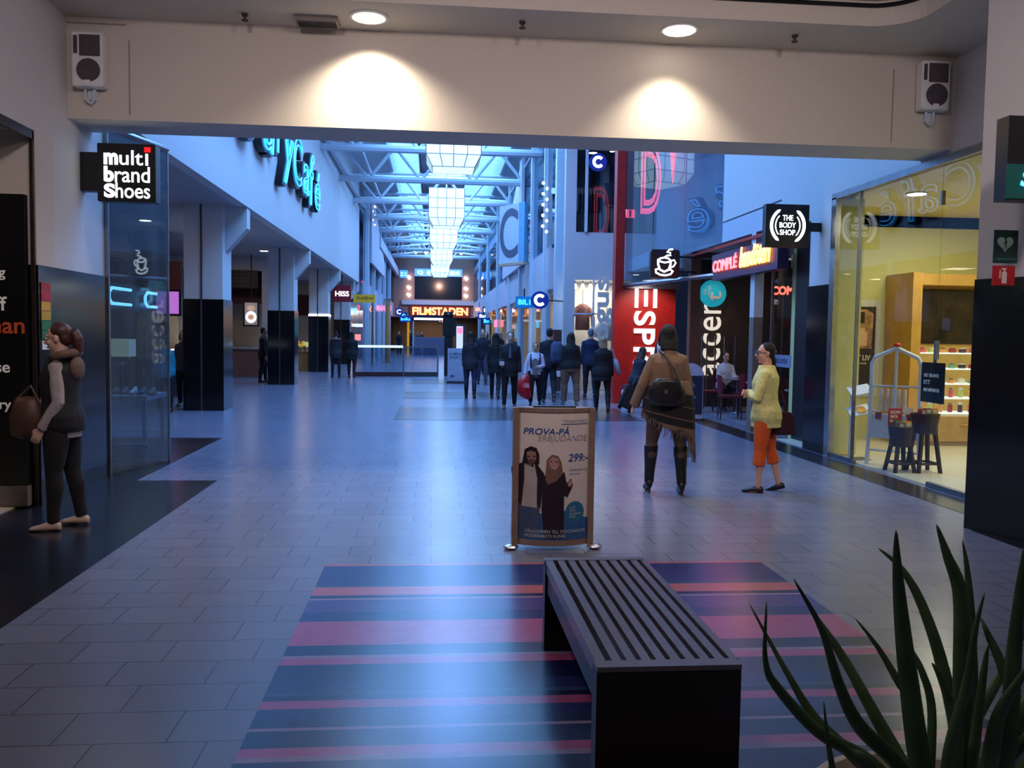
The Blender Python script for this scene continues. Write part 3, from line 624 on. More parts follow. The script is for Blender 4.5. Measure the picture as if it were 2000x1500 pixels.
# ------------------------------------------------------------------ lanterns hung from the roof
lantern_glass = glow_lin('lantern_glass', (.62,.90,1.), 1.25)
lant0 = None
for i, (y, zb, lb) in enumerate(((24.0,6.02,'glowing white glass lantern cut off by the beam, hanging lowest over the hall'),(36.6,6.0,'second glowing white glass lantern from the beam'),(46.7,6.05,'third glowing white glass lantern from the beam'),(58.,6.05,'fourth glowing white glass lantern from the beam'),(69.5,6.05,'last and smallest looking glowing lantern before the cinema window'))):
    x = .49
    if lant0 is None:
        t = thing('hanging_lantern', lb, 'lamp', (x,y,zb), 0, 'glass lanterns over the hall'); lant0 = t
        B().loft([[Vector((x+sx*r,y+sy*r,zb+z)) for sx, sy in ((-1,-1),(1,-1),(1,1),(-1,1))] for r, z in ((.56,0),(.72,.3),(.72,1.5))]).done('glass_shade', lantern_glass, t)
        b = B()
        for r, z in ((.56,0),(.725,.3),(.725,.7),(.725,1.1),(.725,1.5)):
            b.tube([(x+sx*r,y+sy*r,zb+z) for sx, sy in ((-1,-1),(1,-1),(1,1),(-1,1),(-1,-1))], .012, 5)
        for k3 in (-1,-.5,0,.5,1):
            for q in ((k3,-1),(k3,1),(-1,k3),(1,k3)):
                b.tube([(x+q[0]*.56,y+q[1]*.56,zb),(x+q[0]*.725,y+q[1]*.725,zb+.3),(x+q[0]*.725,y+q[1]*.725,zb+1.5)], .012, 5)
        b.done('frame', mat('lantern_frame', (150,165,170), .4), t)
        b = B(); b.tube([(x,y,zb+1.5),(x,y,zb+3.1)], .03, 6); b.done('hanger', steelwhite, t)
    else: copy_tree(lant0, (x,y,zb), 0, lb)
# ------------------------------------------------------------------ soffit lamps of the arcade
for x, y, lb in ((-4.7,15.2,'recessed lamp glowing in the arcade soffit before the first column'),(-5.2,27.5,'recessed lamp in the arcade soffit behind the second column'),(-4.6,31.5,'recessed lamp in the arcade soffit before the third column'),(-6.5,20.5,'recessed lamp in the arcade soffit above the teal jacket')):
    downlight(x, y, 4.05, .13, lb, True)
for y, lb in ((36,'warm spot lamp nearest the big C board on the upper truss'),):
    pass
for i, (x, lb) in enumerate(((-1.55,'first warm roof spotlight over the cinema window'),(-.65,'second warm roof spotlight over the cinema window'),(1.35,'third warm roof spotlight over the cinema window'),(2.2,'fourth warm roof spotlight over the cinema window'))):
    t = thing('roof_spotlight', lb, 'lamp', (x,73,8.3), 0, 'spotlights before the cinema window')
    B().tube([(x,73,8.4),(x+.05,72.7,8.25)], [.1,.15], 8).done('head', warmglow, t); B().tube([(x,73,8.4),(x,73,8.85)], .02, 5).done('stem', black, t)

bulb = glow_lin('bulb_white', (1,.93,.85), 5.)
for x, y, z0, z1, n_, lb in ((3.30,26.2,4.7,6.3,10,'string of small white bulbs hanging by the white column'),(-3.15,46.3,7.2,8.6,6,'string of small white bulbs hanging beyond the end of the white fascia')):
    t = thing('hanging_light_string', lb, 'lamp', (x,y,z0))
    B().tube([(x,y,z0),(x,y,8.9)], .008, 5).done('wire', alu, t)
    for k2 in range(n_):
        b = B(); b.ell((x+.06*(-1)**k2,y,z0+(z1-z0)*k2/n_), (.045,.045,.05), 8); b.done('bulb', bulb, t)
# ================================================================== bench, ad stand, rug, plant
t = thing('slatted_bench', 'black bench with grey lengthwise slats on the striped mat', 'bench', (.84,3.65,0))
bx0, bx1, by0, by1, bz = .575, 1.09, 2.905, 4.385, .45
sbox('end_panel', mat('bench_black', (10,9,11), .35), (bx0,bx1,by0,by0+.09,.0065,bz-.012), t, .004)
sbox('end_panel', MATS['bench_black'], (bx0,bx1,by1-.09,by1,.0065,bz-.012), t, .004)
slatm = mat('bench_slat', (104,100,108), .28, noise=.1, nscale=20)
sbox('end_cap', slatm, (bx0,bx1,by0,by0+.062,bz-.012,bz+.006), t); sbox('end_cap', slatm, (bx0,bx1,by1-.055,by1,bz-.012,bz+.006), t)
for k in range(10):
    x = bx0+.012+k*.0535
    wd = .034 if 0 < k < 9 else .03
    sbox('slat', slatm, (x-.008 if k == 0 else x,x+wd,by0+.062,by1-.055,bz-.05,bz+.004), t)
b = B(); b.box(bx0+.01,bx0+.035,by0+.09,by1-.09,.30,bz-.05); b.box(bx1-.035,bx1-.01,by0+.09,by1-.09,.30,bz-.05); b.done('side_rail', MATS['bench_black'], t)
# striped mat: bands across the hall, each its own colour, in one woven surface
pink = mat('mat_pink', (164,76,124), .24, noise=.06, spec=.8); salmon = mat('mat_salmon', (172,96,104), .24, noise=.06, spec=.8); slate = mat('mat_slate', (36,46,104), .24, noise=.08, spec=.8)
navyd = mat('mat_navy', (23,26,74), .24, noise=.08, spec=.8); lilac = mat('mat_lilac', (140,120,150), .24, noise=.06, spec=.8); mauve = mat('mat_mauve', (72,60,126), .24, noise=.06, spec=.8); teal = mat('mat_teal', (46,70,108), .24, noise=.06, spec=.8)
MM = [pink, salmon, slate, navyd, lilac, mauve, teal]
st = [(5.97,1),(5.93,2),(5.62,2),(5.48,6),(5.43,1),(5.26,3),(5.20,4),(5.17,5),(4.94,2),(4.78,0),(4.41,3),(4.27,4),(4.235,0),(4.15,3),(3.95,2),(3.83,6),(3.79,3),(3.74,0),(3.66,2),(3.56,3),(3.48,4),(3.455,3),(3.31,0),(3.24,4),(3.20,3),(3.0,2),(2.9,1),(2.8,3),(2.6,0),(2.45,None)]
b = B()
x0, x1 = -.72, 2.34
for (ya, mi), (yb, _) in zip(st, st[1:]):
    b.quad((x0,yb,.006),(x1,yb,.006),(x1,ya,.006),(x0,ya,.006), mi=mi)
for q in (((x0,2.45,0),(x0,2.45,.006),(x0,5.97,.006),(x0,5.97,0)),((x1,2.45,0),(x1,5.97,0),(x1,5.97,.006),(x1,2.45,.006)),((x0,5.97,0),(x0,5.97,.006),(x1,5.97,.006),(x1,5.97,0))): b.quad(*q, mi=3)
setp(b.done('striped_rug', MM, normals=False), 'pink, slate and lilac striped floor mat under the bench', 'rug')
# curved advertising stand
t = thing('advertising_stand', 'curved poster stand reading PROVA-PA 299 on the open floor', 'sign', (.9,6.35,0))
CX, CY, HW, BUL = .905, 6.42, .285, .10
def S(u, v, off=0.):  # u -1..1 across, v height
    x = CX + u*HW; y = CY - BUL*(1-u*u) - off; return Vector((x, y, v))
def curved(name, m, polys, off, par=t):
    bm = bmesh.new()
    for p in polys: bm.faces.new([bm.verts.new((x,z,0)) for x, z in p])
    for k in range(-19, 20):
        g = bm.verts[:]+bm.edges[:]+bm.faces[:]; bmesh.ops.bisect_plane(bm, geom=g, plane_co=(k*.05,0,0), plane_no=(1,0,0))
    for v in bm.verts: v.co = S(v.co.x, v.co.y, off)
    me = bpy.data.meshes.new(name); bm.to_mesh(me); bm.free(); me.materials.append(m); return link(name, me, par)
def ctext(s, m, u0_, v0_, wd, h, off=.004, bold=.01, shear=0., line=1.):
    me = text_mesh(s, bold, shear=shear, line=line)
    xs = [v.co.x for v in me.vertices]; ys = [v.co.y for v in me.vertices]
    bm = bmesh.new(); bm.from_mesh(me)
    for v in bm.verts: v.co = Vector((u0_+(v.co.x-min(xs))/(max(xs)-min(xs))*wd, v0_+(v.co.y-min(ys))/(max(ys)-min(ys))*h, 0))
    for k in range(-19, 20):
        g = bm.verts[:]+bm.edges[:]+bm.faces[:]; bmesh.ops.bisect_plane(bm, geom=g, plane_co=(k*.05,0,0), plane_no=(1,0,0))
    for v in bm.verts: v.co = S(v.co.x, v.co.y, off)
    m2 = bpy.data.meshes.new('lettering'); bm.to_mesh(m2); bm.free(); m2.materials.append(m); link('lettering', m2, t)
Z0, Z1 = .06, 1.05
b = B()
front = [S(-1+k/10, 0) for k in range(21)]; back = [Vector((p.x, 2*CY-p.y, 0)) for p in front][::-1][1:-1]
ring = front+back
b.loft([[Vector((p.x,p.y,z)) for p in ring] for z in (Z0,Z1)]); b.done('body', mat('stand_paper', (196,188,176), .35), t)
curved('poster', mat('poster_paper', (214,204,192), .3, noise=.04), [[(-.97,Z0+.02),(.97,Z0+.02),(.97,Z1-.03),(-.97,Z1-.03)]], .002)
curved('poster_fade', mat('poster_blue', (52,92,140), .35), [[(-.97,Z0+.02),(.97,Z0+.02),(.97,Z0+.17),(.3,Z0+.24),(-.97,Z0+.2)]], .003)
cap = mat('stand_bronze', (150,124,108), .35, .3)
for z0_, z1_ in ((Z0-.025,Z0+.015),(Z1-.02,Z1+.012)):
    b = B(); b.loft([[Vector((CX+(p.x-CX)*1.03, CY+(p.y-CY)*1.06, z)) for p in ring] for z in (z0_,z1_)]); b.done('end_cap', cap, t)
for sx in (-1,1):
    b = B(); b.box(CX+sx*HW-.022,CX+sx*HW+.022,CY-.035,CY+.035,.03,Z1+.01); b.done('side_post', cap, t)
    b = B(); b.ell((CX+sx*(HW+.03),CY-.04,.02), (.06,.05,.02), 12); b.done('foot', chrome, t)
b = B(); b.box(CX-.16,CX+.16,CY-.03,CY+.03,Z1+.01,Z1+.022); b.done('top_clip', black, t)
inkb = mat('ink_blue', (36,74,140), .5); inkg = mat('ink_grey', (130,132,145), .5); inkw = mat('ink_white', (200,205,210), .5)
ctext('PROVA-P\u00c5', inkb, -.82, .865, 1.18, .062, shear=.2, bold=.015); ctext('ERBJUDANDE', inkg, -.45, .805, 1.32, .055, shear=.2, bold=-.01)
ctext('299:-', inkb, .34, .665, .56, .058, shear=.2, bold=.015); ctext('TANDV\u00c5RD', inkg, .18, .955, .68, .028, bold=0)
curved('underline', inkb, [[(.15,.942),(.88,.942),(.9,.947),(.15,.947)]], .004)
ctext('Unders\u00f6kning\noch puts', inkg, .38, .56, .5, .055, bold=0)
dsk = []
curved('disc', mat('poster_turq', (40,110,140), .4), [[(.55+.26*1.0*math.cos(2*PI*k/24), .29+.078*math.sin(2*PI*k/24)) for k in range(24)]], .004)
ctext('ALLTID\n10 % P\u00c5\nALLA BEHAND-\nLINGAR', inkw, .40, .245, .34, .085, off=.006, bold=0)
ctext('V\u00c4LKOMMEN TILL STOCKHOLMS\nMODERNASTE KLINIK', inkw, -.75, .10, 1.6, .062, off=.006, bold=0)
# printed couple on the poster
pj = mat('print_jacket', (34,24,32), .5); ps = mat('print_shirt', (176,166,160), .5); pf = mat('print_face', (150,112,98), .5); pf2 = mat('print_face_pale', (176,134,122), .5); ph = mat('print_dark_hair', (26,18,22), .5); pl = mat('print_fair_hair', (120,92,74), .5); pjn = mat('print_jeans', (66,80,110), .5)
U = lambda x: (x-1083)/68.; W = lambda y: Z1-.03-(y-799)/(1066-799)*(Z1-Z0-.05)
pc = lambda pts: [[(U(x), W(y)) for x, y in pts]]
curved('print_man_jeans', pjn, pc([(1010,985),(1056,985),(1060,1062),(1009,1062)]), .0045)
curved('print_man_jacket', pj, pc([(1008,915),(1028,902),(1052,906),(1064,925),(1058,1000),(1053,990),(1026,992),(1012,985)]), .005)
curved('print_man_shirt', ps, pc([(1030,905),(1047,905),(1052,935),(1052,998),(1026,995),(1030,940)]), .0055)
curved('print_man_hair', ph, pc([(1026,905),(1030,875),(1040,868),(1050,871),(1055,885),(1055,905),(1045,912)]), .0055)
curved('print_man_face', pf, pc([(1033,882),(1040,877),(1049,880),(1050,895),(1043,905),(1036,902)]), .006)
curved('print_woman_coat', pj, pc([(1062,930),(1080,920),(1100,922),(1104,945),(1112,935),(1116,950),(1106,975),(1100,970),(1100,1062),(1066,1062),(1060,1000)]), .006)
curved('print_woman_hair', pl, pc([(1066,935),(1068,895),(1077,884),(1088,887),(1094,900),(1097,925),(1085,940),(1070,948)]), .0065)
curved('print_woman_face', pf2, pc([(1071,898),(1078,889),(1088,893),(1090,908),(1083,918),(1075,913)]), .007)
for nm, pts in (('print_eye', [(1035,889),(1039,888),(1039,890),(1035,891)]),('print_eye', [(1044,888),(1048,888),(1048,890),(1044,890)]),('print_beard', [(1035,897),(1042,895),(1049,896),(1048,901),(1043,906),(1037,903)]),('print_eye', [(1074,898),(1078,897),(1078,899),(1074,900)]),('print_eye', [(1083,898),(1087,899),(1087,901),(1083,900)]),('print_smile', [(1076,909),(1081,911),(1086,909),(1085,912),(1081,914),(1077,912)])):
    curved(nm, ps if nm == 'print_smile' else (mat('print_beard', (96,70,62), .5) if nm == 'print_beard' else ph), pc(pts), .0075)
curved('print_woman_hand', pf2, pc([(1106,945),(1110,938),(1115,942),(1113,952),(1107,952)]), .007)
# potted aloe
t = thing('potted_aloe', 'dark green aloe with long spiky leaves in a pale round planter', 'plant', (1.28,2.02,0))
pot = mat('planter_cream', (190,180,165), .4)
b = B(); b.lathe([(.22,0),(.30,.38),(.315,.42),(.295,.42),(.285,.39),(.27,.36)], (1.28,2.02,0), 32, cap=True); b.done('planter', pot, t, smooth=False)
B().lathe([(.28,.37),(.28,.385),(.1,.40)], (1.28,2.02,0), 24).done('gravel', mat('gravel_pale', (168,156,138), .9, bump=.4, noise=.3, nscale=60), t)
alo = mat('aloe_leaf', (96,122,78), .42, noise=.3, nscale=9); alod = mat('aloe_leaf_dark', (78,104,70), .45, noise=.3, nscale=9)
def P2(x, y, Y):
    d = fwd + rt*((x-1000)/F) + up*((750-y)/F); k = Y/d.y; return Vector((d.x*k, Y, 1.6+d.z*k))
leaves = [ # (pixel track base -> tip, depth base, depth tip, width)
 ([(1700,1490),(1600,1430),(1520,1345),(1495,1290),(1497,1175)],1.98,1.92,.019),
 ([(1660,1470),(1590,1400),(1535,1310),(1463,1178)],2.06,2.1,.017),
 ([(1760,1500),(1680,1420),(1640,1340),(1605,1230),(1550,1130)],1.90,1.84,.021),
 ([(1755,1480),(1705,1390),(1650,1290),(1600,1215),(1590,1200)],2.08,2.14,.020),
 ([(1800,1500),(1775,1330),(1760,1200),(1752,1100),(1750,1035)],1.84,1.80,.030),
 ([(1870,1460),(1840,1300),(1800,1180),(1760,1110),(1715,1070)],2.05,2.1,.022),
 ([(1780,1365),(1760,1340),(1715,1265),(1670,1207)],2.0,2.06,.015),
 ([(1880,1480),(1880,1300),(1875,1160),(1850,1085),(1829,1024)],1.86,1.82,.030),
 ([(1895,1450),(1898,1250),(1890,1120),(1880,1055)],2.06,2.1,.020),
 ([(1850,1500),(1890,1330),(1905,1230),(1923,1157)],1.76,1.72,.019),
 ([(1820,1390),(1800,1310),(1770,1255),(1748,1216)],2.14,2.2,.014),
 ([(1870,1420),(1855,1370),(1835,1320),(1820,1294)],1.80,1.78,.016),
 ([(1990,1430),(1960,1310),(1930,1240),(1915,1205)],2.05,2.12,.022),
 ([(1900,1480),(1915,1360),(1925,1290),(1931,1258)],1.82,1.80,.017),
 ([(1960,1500),(1980,1280),(1992,1150),(2001,1066)],1.88,1.86,.028),
 ([(2020,1480),(2020,1330),(2012,1180)],1.95,1.9,.030),
 ([(1650,1590),(1630,1520),(1616,1440),(1609,1370)],1.78,1.74,.013),
 ([(1930,1500),(1950,1400),(1990,1330),(2040,1260)],1.78,1.7,.026),
 ([(1700,1500),(1660,1470),(1640,1450)],1.8,1.78,.02),
 ([(1960,1440),(2040,1330),(2110,1240),(2160,1100)],2.0,2.0,.028),
 ([(1980,1460),(2090,1400),(2190,1330)],2.0,1.95,.03),
 ([(1880,1450),(1990,1250),(2060,1080)],2.2,2.3,.026)]
for i, (tr, ya, yb, wd) in enumerate(leaves):
    n = len(tr); ctl = [P2(x, y, ya+(yb-ya)*k/(n-1)) for k, (x, y) in enumerate(tr)]
    base = Vector((1.28+(ctl[0].x-1.28)*.35, 2.02+(ya-2.02)*.6, .42))
    ctl = [base]+ctl
    # Catmull-Rom through the control points
    pts = []
    ext = [ctl[0]*2-ctl[1]]+ctl+[ctl[-1]*2-ctl[-2]]
    for k in range(1, len(ext)-2):
        a, b_, c, d = ext[k-1:k+3]
        for q in range(6):
            s = q/6; pts.append(.5*((2*b_)+(c-a)*s+(2*a-5*b_+4*c-d)*s*s+(3*b_-a-3*c+d)*s**3))
    pts.append(ctl[-1]); m = len(pts)
    rr = [wd*(1.05-.95*(k/(m-1))**1.5) for k in range(m)]; rr[-1] = .0008
    bb = B(); bb.tube(pts, rr, 8, flat=.5, up=(0,-1,0)); bb.done('leaf', alo if i % 2 else alod, t, smooth=True)
# ================================================================== cosmetics shop behind the glass
def poster(name, lab, x0, x1, y, z0, z1, frame):
    t = thing(name, lab, 'poster', ((x0+x1)/2,y,z0))
    sbox('frame', frame, (x0,x1,y-.03,y,z0,z1), t)
    return t
t = poster('framed_poster', 'framed dark poster reading YTT LIV on the lime wall', 6.42, 7.06, 13.29, .70, 2.22, mat('poster_frame', (200,196,186), .4))
sbox('print', mat('print_brown', (44,32,26), .5), (6.5,6.98,13.25,13.262,.86,2.12), t)
b = B(); b.prism([(0,0),(.4,0),(.42,.55),(.3,.62),(.05,.6)], (6.52,13.248,1.46), (1,0,0), (0,0,1), .003); b.done('print_picture', mat('print_tan', (176,132,80), .6, noise=.6, nscale=9), t)
b = B(); b.box(6.64,6.84,13.238,13.246,1.5,1.72); b.box(6.68,6.80,13.238,13.246,1.72,1.78); b.done('print_bottle', mat('print_peach', (222,170,130), .5), t)
B().box(6.68,6.79,13.238,13.246,1.86,2.04).done('print_cap', mat('print_plum', (40,22,26), .5), t)
text('lettering', 'YTT LIV', mat('print_cream', (222,214,196), .5), (6.57,13.25,1.27), (1,0,0), (0,0,1), .34, .085, .004, .02, parent=t)
text('lettering', 'F\u00d6R DIN HUD', MATS['print_cream'], (6.57,13.25,1.21), (1,0,0), (0,0,1), .28, .035, .004, .0, parent=t)
# tall wooden wall unit with five shelves of jars
t = thing('wall_shelf_unit', 'wooden wall unit with dark picture panel, glass shelves and drawers', 'shelf', (8.1,12.9,0))
uw = mat('unit_wood', (198,150,70), .5, noise=.12, nscale=5)
sbox('body', uw, (7.15,9.6,13.0,13.28,0,2.62), t); sbox('side_panel', uw, (7.15,7.3,12.5,13.0,.0,2.62), t); sbox('canopy', uw, (7.3,9.6,12.75,13.0,2.45,2.62), t)
sbox('picture_panel', mat('unit_picture', (40,26,20), .3, noise=.8, nscale=5), (7.38,8.95,12.97,13.0,1.55,2.4), t)
sh = glow_lin('shelf_edge', (.86,1.,.9), .9)
shz = [1.42,1.18,.95,.73,.50]
for z in shz: sbox('shelf', sh, (7.38,9.4,12.62,12.99,z-.02,z), t)
sbox('counter_base', wood, (7.3,9.6,12.45,13.0,.08,.46), t); sbox('kick_board', mat('kick', (150,130,100), .5), (7.32,9.6,12.47,13.0,0,.08), t)
b = B(); b.tube([(7.95,12.43,.33),(8.4,12.43,.33)], .012, 6); b.done('handle', uw, t)
# jars and bottles on the shelves
jm = [mat('jar%d' % k, c, .4) for k, c in enumerate(((210,90,110),(230,220,200),(160,60,50),(190,200,110),(120,160,120),(90,60,80),(220,150,80),(60,50,46)))]
protos = {}
for i, z in enumerate(shz):
    for k in range(11):
        x = 7.47+k*.165; ci = (k*3+i*2+k//3) % 8; tall = (i >= 3)
        key = (ci, tall)
        lb = '%s %s on the %s glass shelf' % (('pink','cream','dark red','lime','green','plum','orange','black')[ci], 'bottle' if tall else 'round jar', ('topmost','second','third','fourth','lowest')[i])
        gp = 'jars and bottles on the %s glass shelf, %s' % (('topmost','second','third','fourth','lowest')[i], lb.split(' on ')[0])
        if key not in protos:
            o = thing('bottle' if tall else 'cosmetic_jar', lb, 'bottle' if tall else 'jar', (x,12.75,z), 0, gp)
            h = .15 if tall else .075; r = .035 if tall else .055
            B().lathe([(r*.9,0),(r,.01),(r,h*.7),(r*.7,h*.8)], (x,12.75,z), 10).done('body', jm[ci], o)
            B().lathe([(r*.75,h*.78),(r*.75,h)], (x,12.75,z), 10).done('lid', white if ci % 2 else chrome, o)
            protos[key] = o
        else:
            o = copy_tree(protos[key], (x,12.75,z), 0, lb); o['group'] = gp
# white security gate with arched top
t = thing('security_gate', 'white arched anti-theft gate with red tip at the shop entrance', 'gate', (5.78,10.5,0))
g0, g1 = Vector((5.56,10.6,0)), Vector((5.98,10.2,0))
gp = lambda s, z: tuple(g0.lerp(g1, s)+Vector((0,0,z)))
b = B(); b.tube([gp(-.04,0),gp(0,.6),gp(0,1.30),gp(.06,1.38),gp(.5,1.50),gp(.94,1.38),gp(1,1.30),gp(1,.6),gp(1.04,0)], .028, 8); b.done('frame', white, t)
b = B()
b.tube([gp(.5,.55),gp(.5,1.5)], .022, 6); b.tube([gp(0,1.02),gp(1,1.02)], .015, 6); b.tube([gp(0,.72),gp(.25,.66),gp(.75,.66),gp(1,.72)], .016, 6); b.tube([gp(0,.2),gp(1,.2)], .016, 6); b.done('cross_bar', white, t)
b = B(); b.prism([(0,0),(.58,0),(.58,.3),(0,.3)], gp(0,.36), (g1-g0).normalized(), (0,0,1), .02); b.done('panel', white, t)
b = B(); b.ell(gp(.5,1.54), (.05,.05,.025), 10); b.done('tip', red, t)
B().prism([(0,0),(.07,0),(.07,.09),(0,.09)], gp(.12,.6), (g1-g0).normalized(), (0,0,1), .03).done('tag', mat('gate_tag', (160,60,70), .5), t)
for k in range(5):
    s = .3+.12*k; o = thing('wrapped_tube', 'pale wrapped tube hanging in the white gate, %s from the entrance' % ('first','second','third','fourth','fifth')[k], 'tube', gp(s,.72), 0, 'wrapped tubes behind the gate')
    B().tube([gp(s,.70),gp(s+.02,.98)], [.03,.022], 7).done('wrapper', mat('wrapper_pale', (214,196,176), .5), o)
    for ch in o.children: ch.location.y += .12
# two wooden tripod stools carrying baskets
dw = mat('stool_dark', (48,28,20), .5, noise=.2)
def tub(x, y, h, lab, r=.135):
    t = thing('wooden_tub_stand', lab, 'stand', (x,y,0))
    for k in range(4):
        a = PI/4+PI/2*k; b = B(); b.tube([(x+1.3*r*math.cos(a),y+1.3*r*math.sin(a),0),(x+.75*r*math.cos(a),y+.75*r*math.sin(a),h-.2)], [.028,.032], 6); b.done('leg', dw, t)
    b = B(); q = [(x+1.12*r*math.cos(PI/4+PI/2*k),y+1.12*r*math.sin(PI/4+PI/2*k),.12) for k in range(5)]; b.tube(q, .016, 5); b.done('stretcher', dw, t)
    B().lathe([(r*.92,h-.24),(r,h-.22),(r*.95,h-.14),(r*1.0,h-.1),(r*1.12,h),(r*1.02,h),(r*.9,h-.05),(r*.1,h-.06)], (x,y,0), 18).done('tub', dw, t)
    return t
tub(5.64,10.0,.56,'lower dark wooden tub stand in the shop doorway')
tub(5.94,10.0,.72,'taller dark wooden tub stand in the shop doorway', .15)
prod = [mat('prod%d' % k, c, .5) for k, c in enumerate(((226,160,40),(190,40,40),(240,200,90),(150,110,70),(80,110,60)))]
for i, (x, y, z, k) in enumerate(((5.60,9.95,.57,3),(5.67,9.93,.58,0),(5.62,10.05,.58,4),(5.70,10.03,.57,2),(5.87,9.94,.73,1),(5.92,9.93,.74,3),(6.0,9.94,.74,0),(5.94,10.06,.74,2))):
    o = thing('soap_packet', '%s packet %s' % (('amber','red','yellow','brown','green')[k], ('in the lower wooden tub, ' if i < 4 else 'in the taller wooden tub, ')+('at the front edge','in front by the rim','at the back','at the back by the rim')[i % 4]), 'packet', (x,y,z-.03))
    B().box(x-.05,x+.05,y-.035,y+.035,z-.055,z+.05).done('packet_body', prod[k], o, bevel=.012)
    sbox('packet_label', white, (x-.025,x+.025,y-.038,y-.033,z-.01,z+.03), o)
o = thing('price_card', 'red card with white writing on the lower wooden tub', 'card', (5.62,10.1,.55))
B().box(5.53,5.70,10.10,10.11,.56,.77).done('card', red, o); text('lettering', 'KROPPS\nSM\u00d6R\n60:-', wht, (5.55,10.1,.60), (1,0,0), (0,0,1), .13, .14, .003, .01, parent=o)
o = thing('price_card', 'white and red card on the taller wooden tub', 'card', (5.83,10.12,.55))
B().box(5.75,5.86,10.13,10.14,.52,.78).done('card', white, o); text('lettering', '%', red, (5.77,10.13,.6), (1,0,0), (0,0,1), .06, .1, .003, .02, parent=o)
# white leaflet stand close to the glass corner
t = thing('leaflet_stand', 'slim white stand with two tilted trays behind the glass corner', 'stand', (5.62,11.0,0))
b = B(); b.tube([(5.55,11.1,0),(5.55,11.1,.98)], .018, 6); b.tube([(5.72,10.95,0),(5.72,10.95,.95)], .012, 6); b.done('post', white, t)
for z in (.93,.66):
    B().box(-.14,.14,-.1,.1,-.01,.01, Matrix.Translation((5.62,11.02,z)) @ Matrix.Rotation(R(30), 4, 'X') @ Matrix.Rotation(R(-15), 4, 'Y')).done('tray', white, t)
b = B(); b.box(5.5,5.76,10.92,11.14,.012,.03); b.done('base', alu, t)
o = thing('leaflet', 'orange leaflet on the lower tray of the white stand', 'leaflet', (5.64,11.0,.69))
B().box(-.05,.05,-.06,.06,.012,.016, Matrix.Translation((5.64,11.0,.665)) @ Matrix.Rotation(R(30), 4, 'X') @ Matrix.Rotation(R(-15), 4, 'Y')).done('paper', prod[0], o)
# hanging dark sign, tall standing poster at the edge, cordless shapes on the wall
t = thing('window_sign', 'black hanging sign with white lines inside the shop glass', 'sign', (5.46,9.0,.9))
b = B(); b.box(5.445,5.455,8.84,9.28,.92,1.36); b.done('board', black, t)
for s, z, wd, m in (('DET \u00c4R INTE',1.2,.28,wht),('ETT',1.12,.12,wht),('MED M\u00c4NSKOR',1.04,.3,wht)):
    text('lettering', s, m, (5.444,9.22,z), (0,-1,0), (0,0,1), wd, .045, .003, .01, parent=t)
b = B(); b.box(5.446,5.452,9.0,9.06,1.36,1.5); b.done('clip', alu, t)
t = thing('standing_poster', 'tall pale framed poster standing half behind the black pier', 'poster', (5.7,8.35,0))
sbox('frame', mat('poster_pale', (196,200,206), .4), (5.66,6.1,8.42,8.46,.75,1.95), t)
sbox('print', MATS['print_brown'], (5.72,6.05,8.41,8.42,.9,1.6), t)
b = B(); b.box(5.78,5.9,8.40,8.41,.98,1.3); b.done('print_bottle', MATS['print_peach'], t)
b = B(); b.tube([(5.63,8.5,.75),(5.62,8.5,.5),(5.60,8.48,.012)], .02, 6); b.box(5.6,6.1,8.4,8.6,.012,.03); b.tube([(6.06,8.5,.03),(6.06,8.5,.75)], .02, 6); b.done('stand', alu, t)
# ceiling lamps in the shop
for i, (x, y) in enumerate(((6.6,9.4),(7.4,9.1),(6.4,11.2))):
    downlight(x, y, 3.555, .12, 'shop ceiling lamp %s' % ('nearest the hanging black sign','deepest over the shop floor','by the glass corner above the leaflet stand')[i], True)
# ================================================================== dark shops and cafe beyond the pillar
struct('wall_cafe_rear', mat('cafe_brown', (58,42,36), .7), (5.9,11,19.55,19.7,0,3.38), (10.8,11,13.5,19.6,0,3.38))
struct('wall_flowers', mat('flower_wall_base', (20,12,16), .6), (7.2,8.9,17.0,17.15,0,3.3))
t = thing('poppy_picture', 'dark wall panel with large dim red poppies behind the yellow cardigan', 'panel', (7.4,16.95,.6))
sbox('board', mat('poppy_board', (16,10,14), .5), (6.95,7.9,16.85,16.95,.4,3.0), t)
pop = mat('poppy_red', (104,24,30), .6, noise=.4)
for x, z, r in ((7.1,2.4,.16),(7.3,2.75,.14),(7.35,2.1,.2),(7.08,1.9,.13),(7.55,2.45,.16),(7.2,1.6,.17),(7.5,1.7,.13),(7.1,1.25,.15),(7.45,1.2,.16),(7.65,2.05,.12)):
    B().prism([(r*(1+.18*math.cos(5*a))*math.cos(a), r*(1+.18*math.cos(5*a))*math.sin(a)) for a in [2*PI*q/20 for q in range(20)]], (x,16.85,z), (1,0,0), (0,0,1), .01).done('poppy', pop, t)
gpane('window_60', (5.72,13.35), (5.72,14.35), .02, 3.3, MATS['shop_glass'])
b = B(); b.box(5.70,5.74,14.33,14.37,0,3.3); b.done('window_60_frame', alu, kind='structure')
t = thing('window_notice', 'pale strip notice on the glass beside the dark pillar', 'notice', (5.70,13.9,1.1))
sbox('paper', mat('notice_paper', (130,134,160), .6), (5.695,5.705,13.45,14.2,1.13,1.33), t)
text('lettering', 'NU OPEN', mat('notice_ink', (80,82,110), .6), (5.693,14.1,1.19), (0,-1,0), (0,0,1), .5, .08, .003, .01, parent=t)
struct('wall_handbag_shop', mat('handbag_wall', (70,60,66), .7), (6.9,10,14.9,15.0,0,3.3))
struct('column_cafe', plaster, (5.40,5.56,14.35,14.55,1.95,3.38)); struct('column_cafe_base', mat('column_taupe', (120,104,92), .6), (5.40,5.56,14.35,14.55,0,1.95))
t = thing('timber_frame', 'brown timber post and crossbeam at the cafe entrance', 'frame', (5.46,18,0))
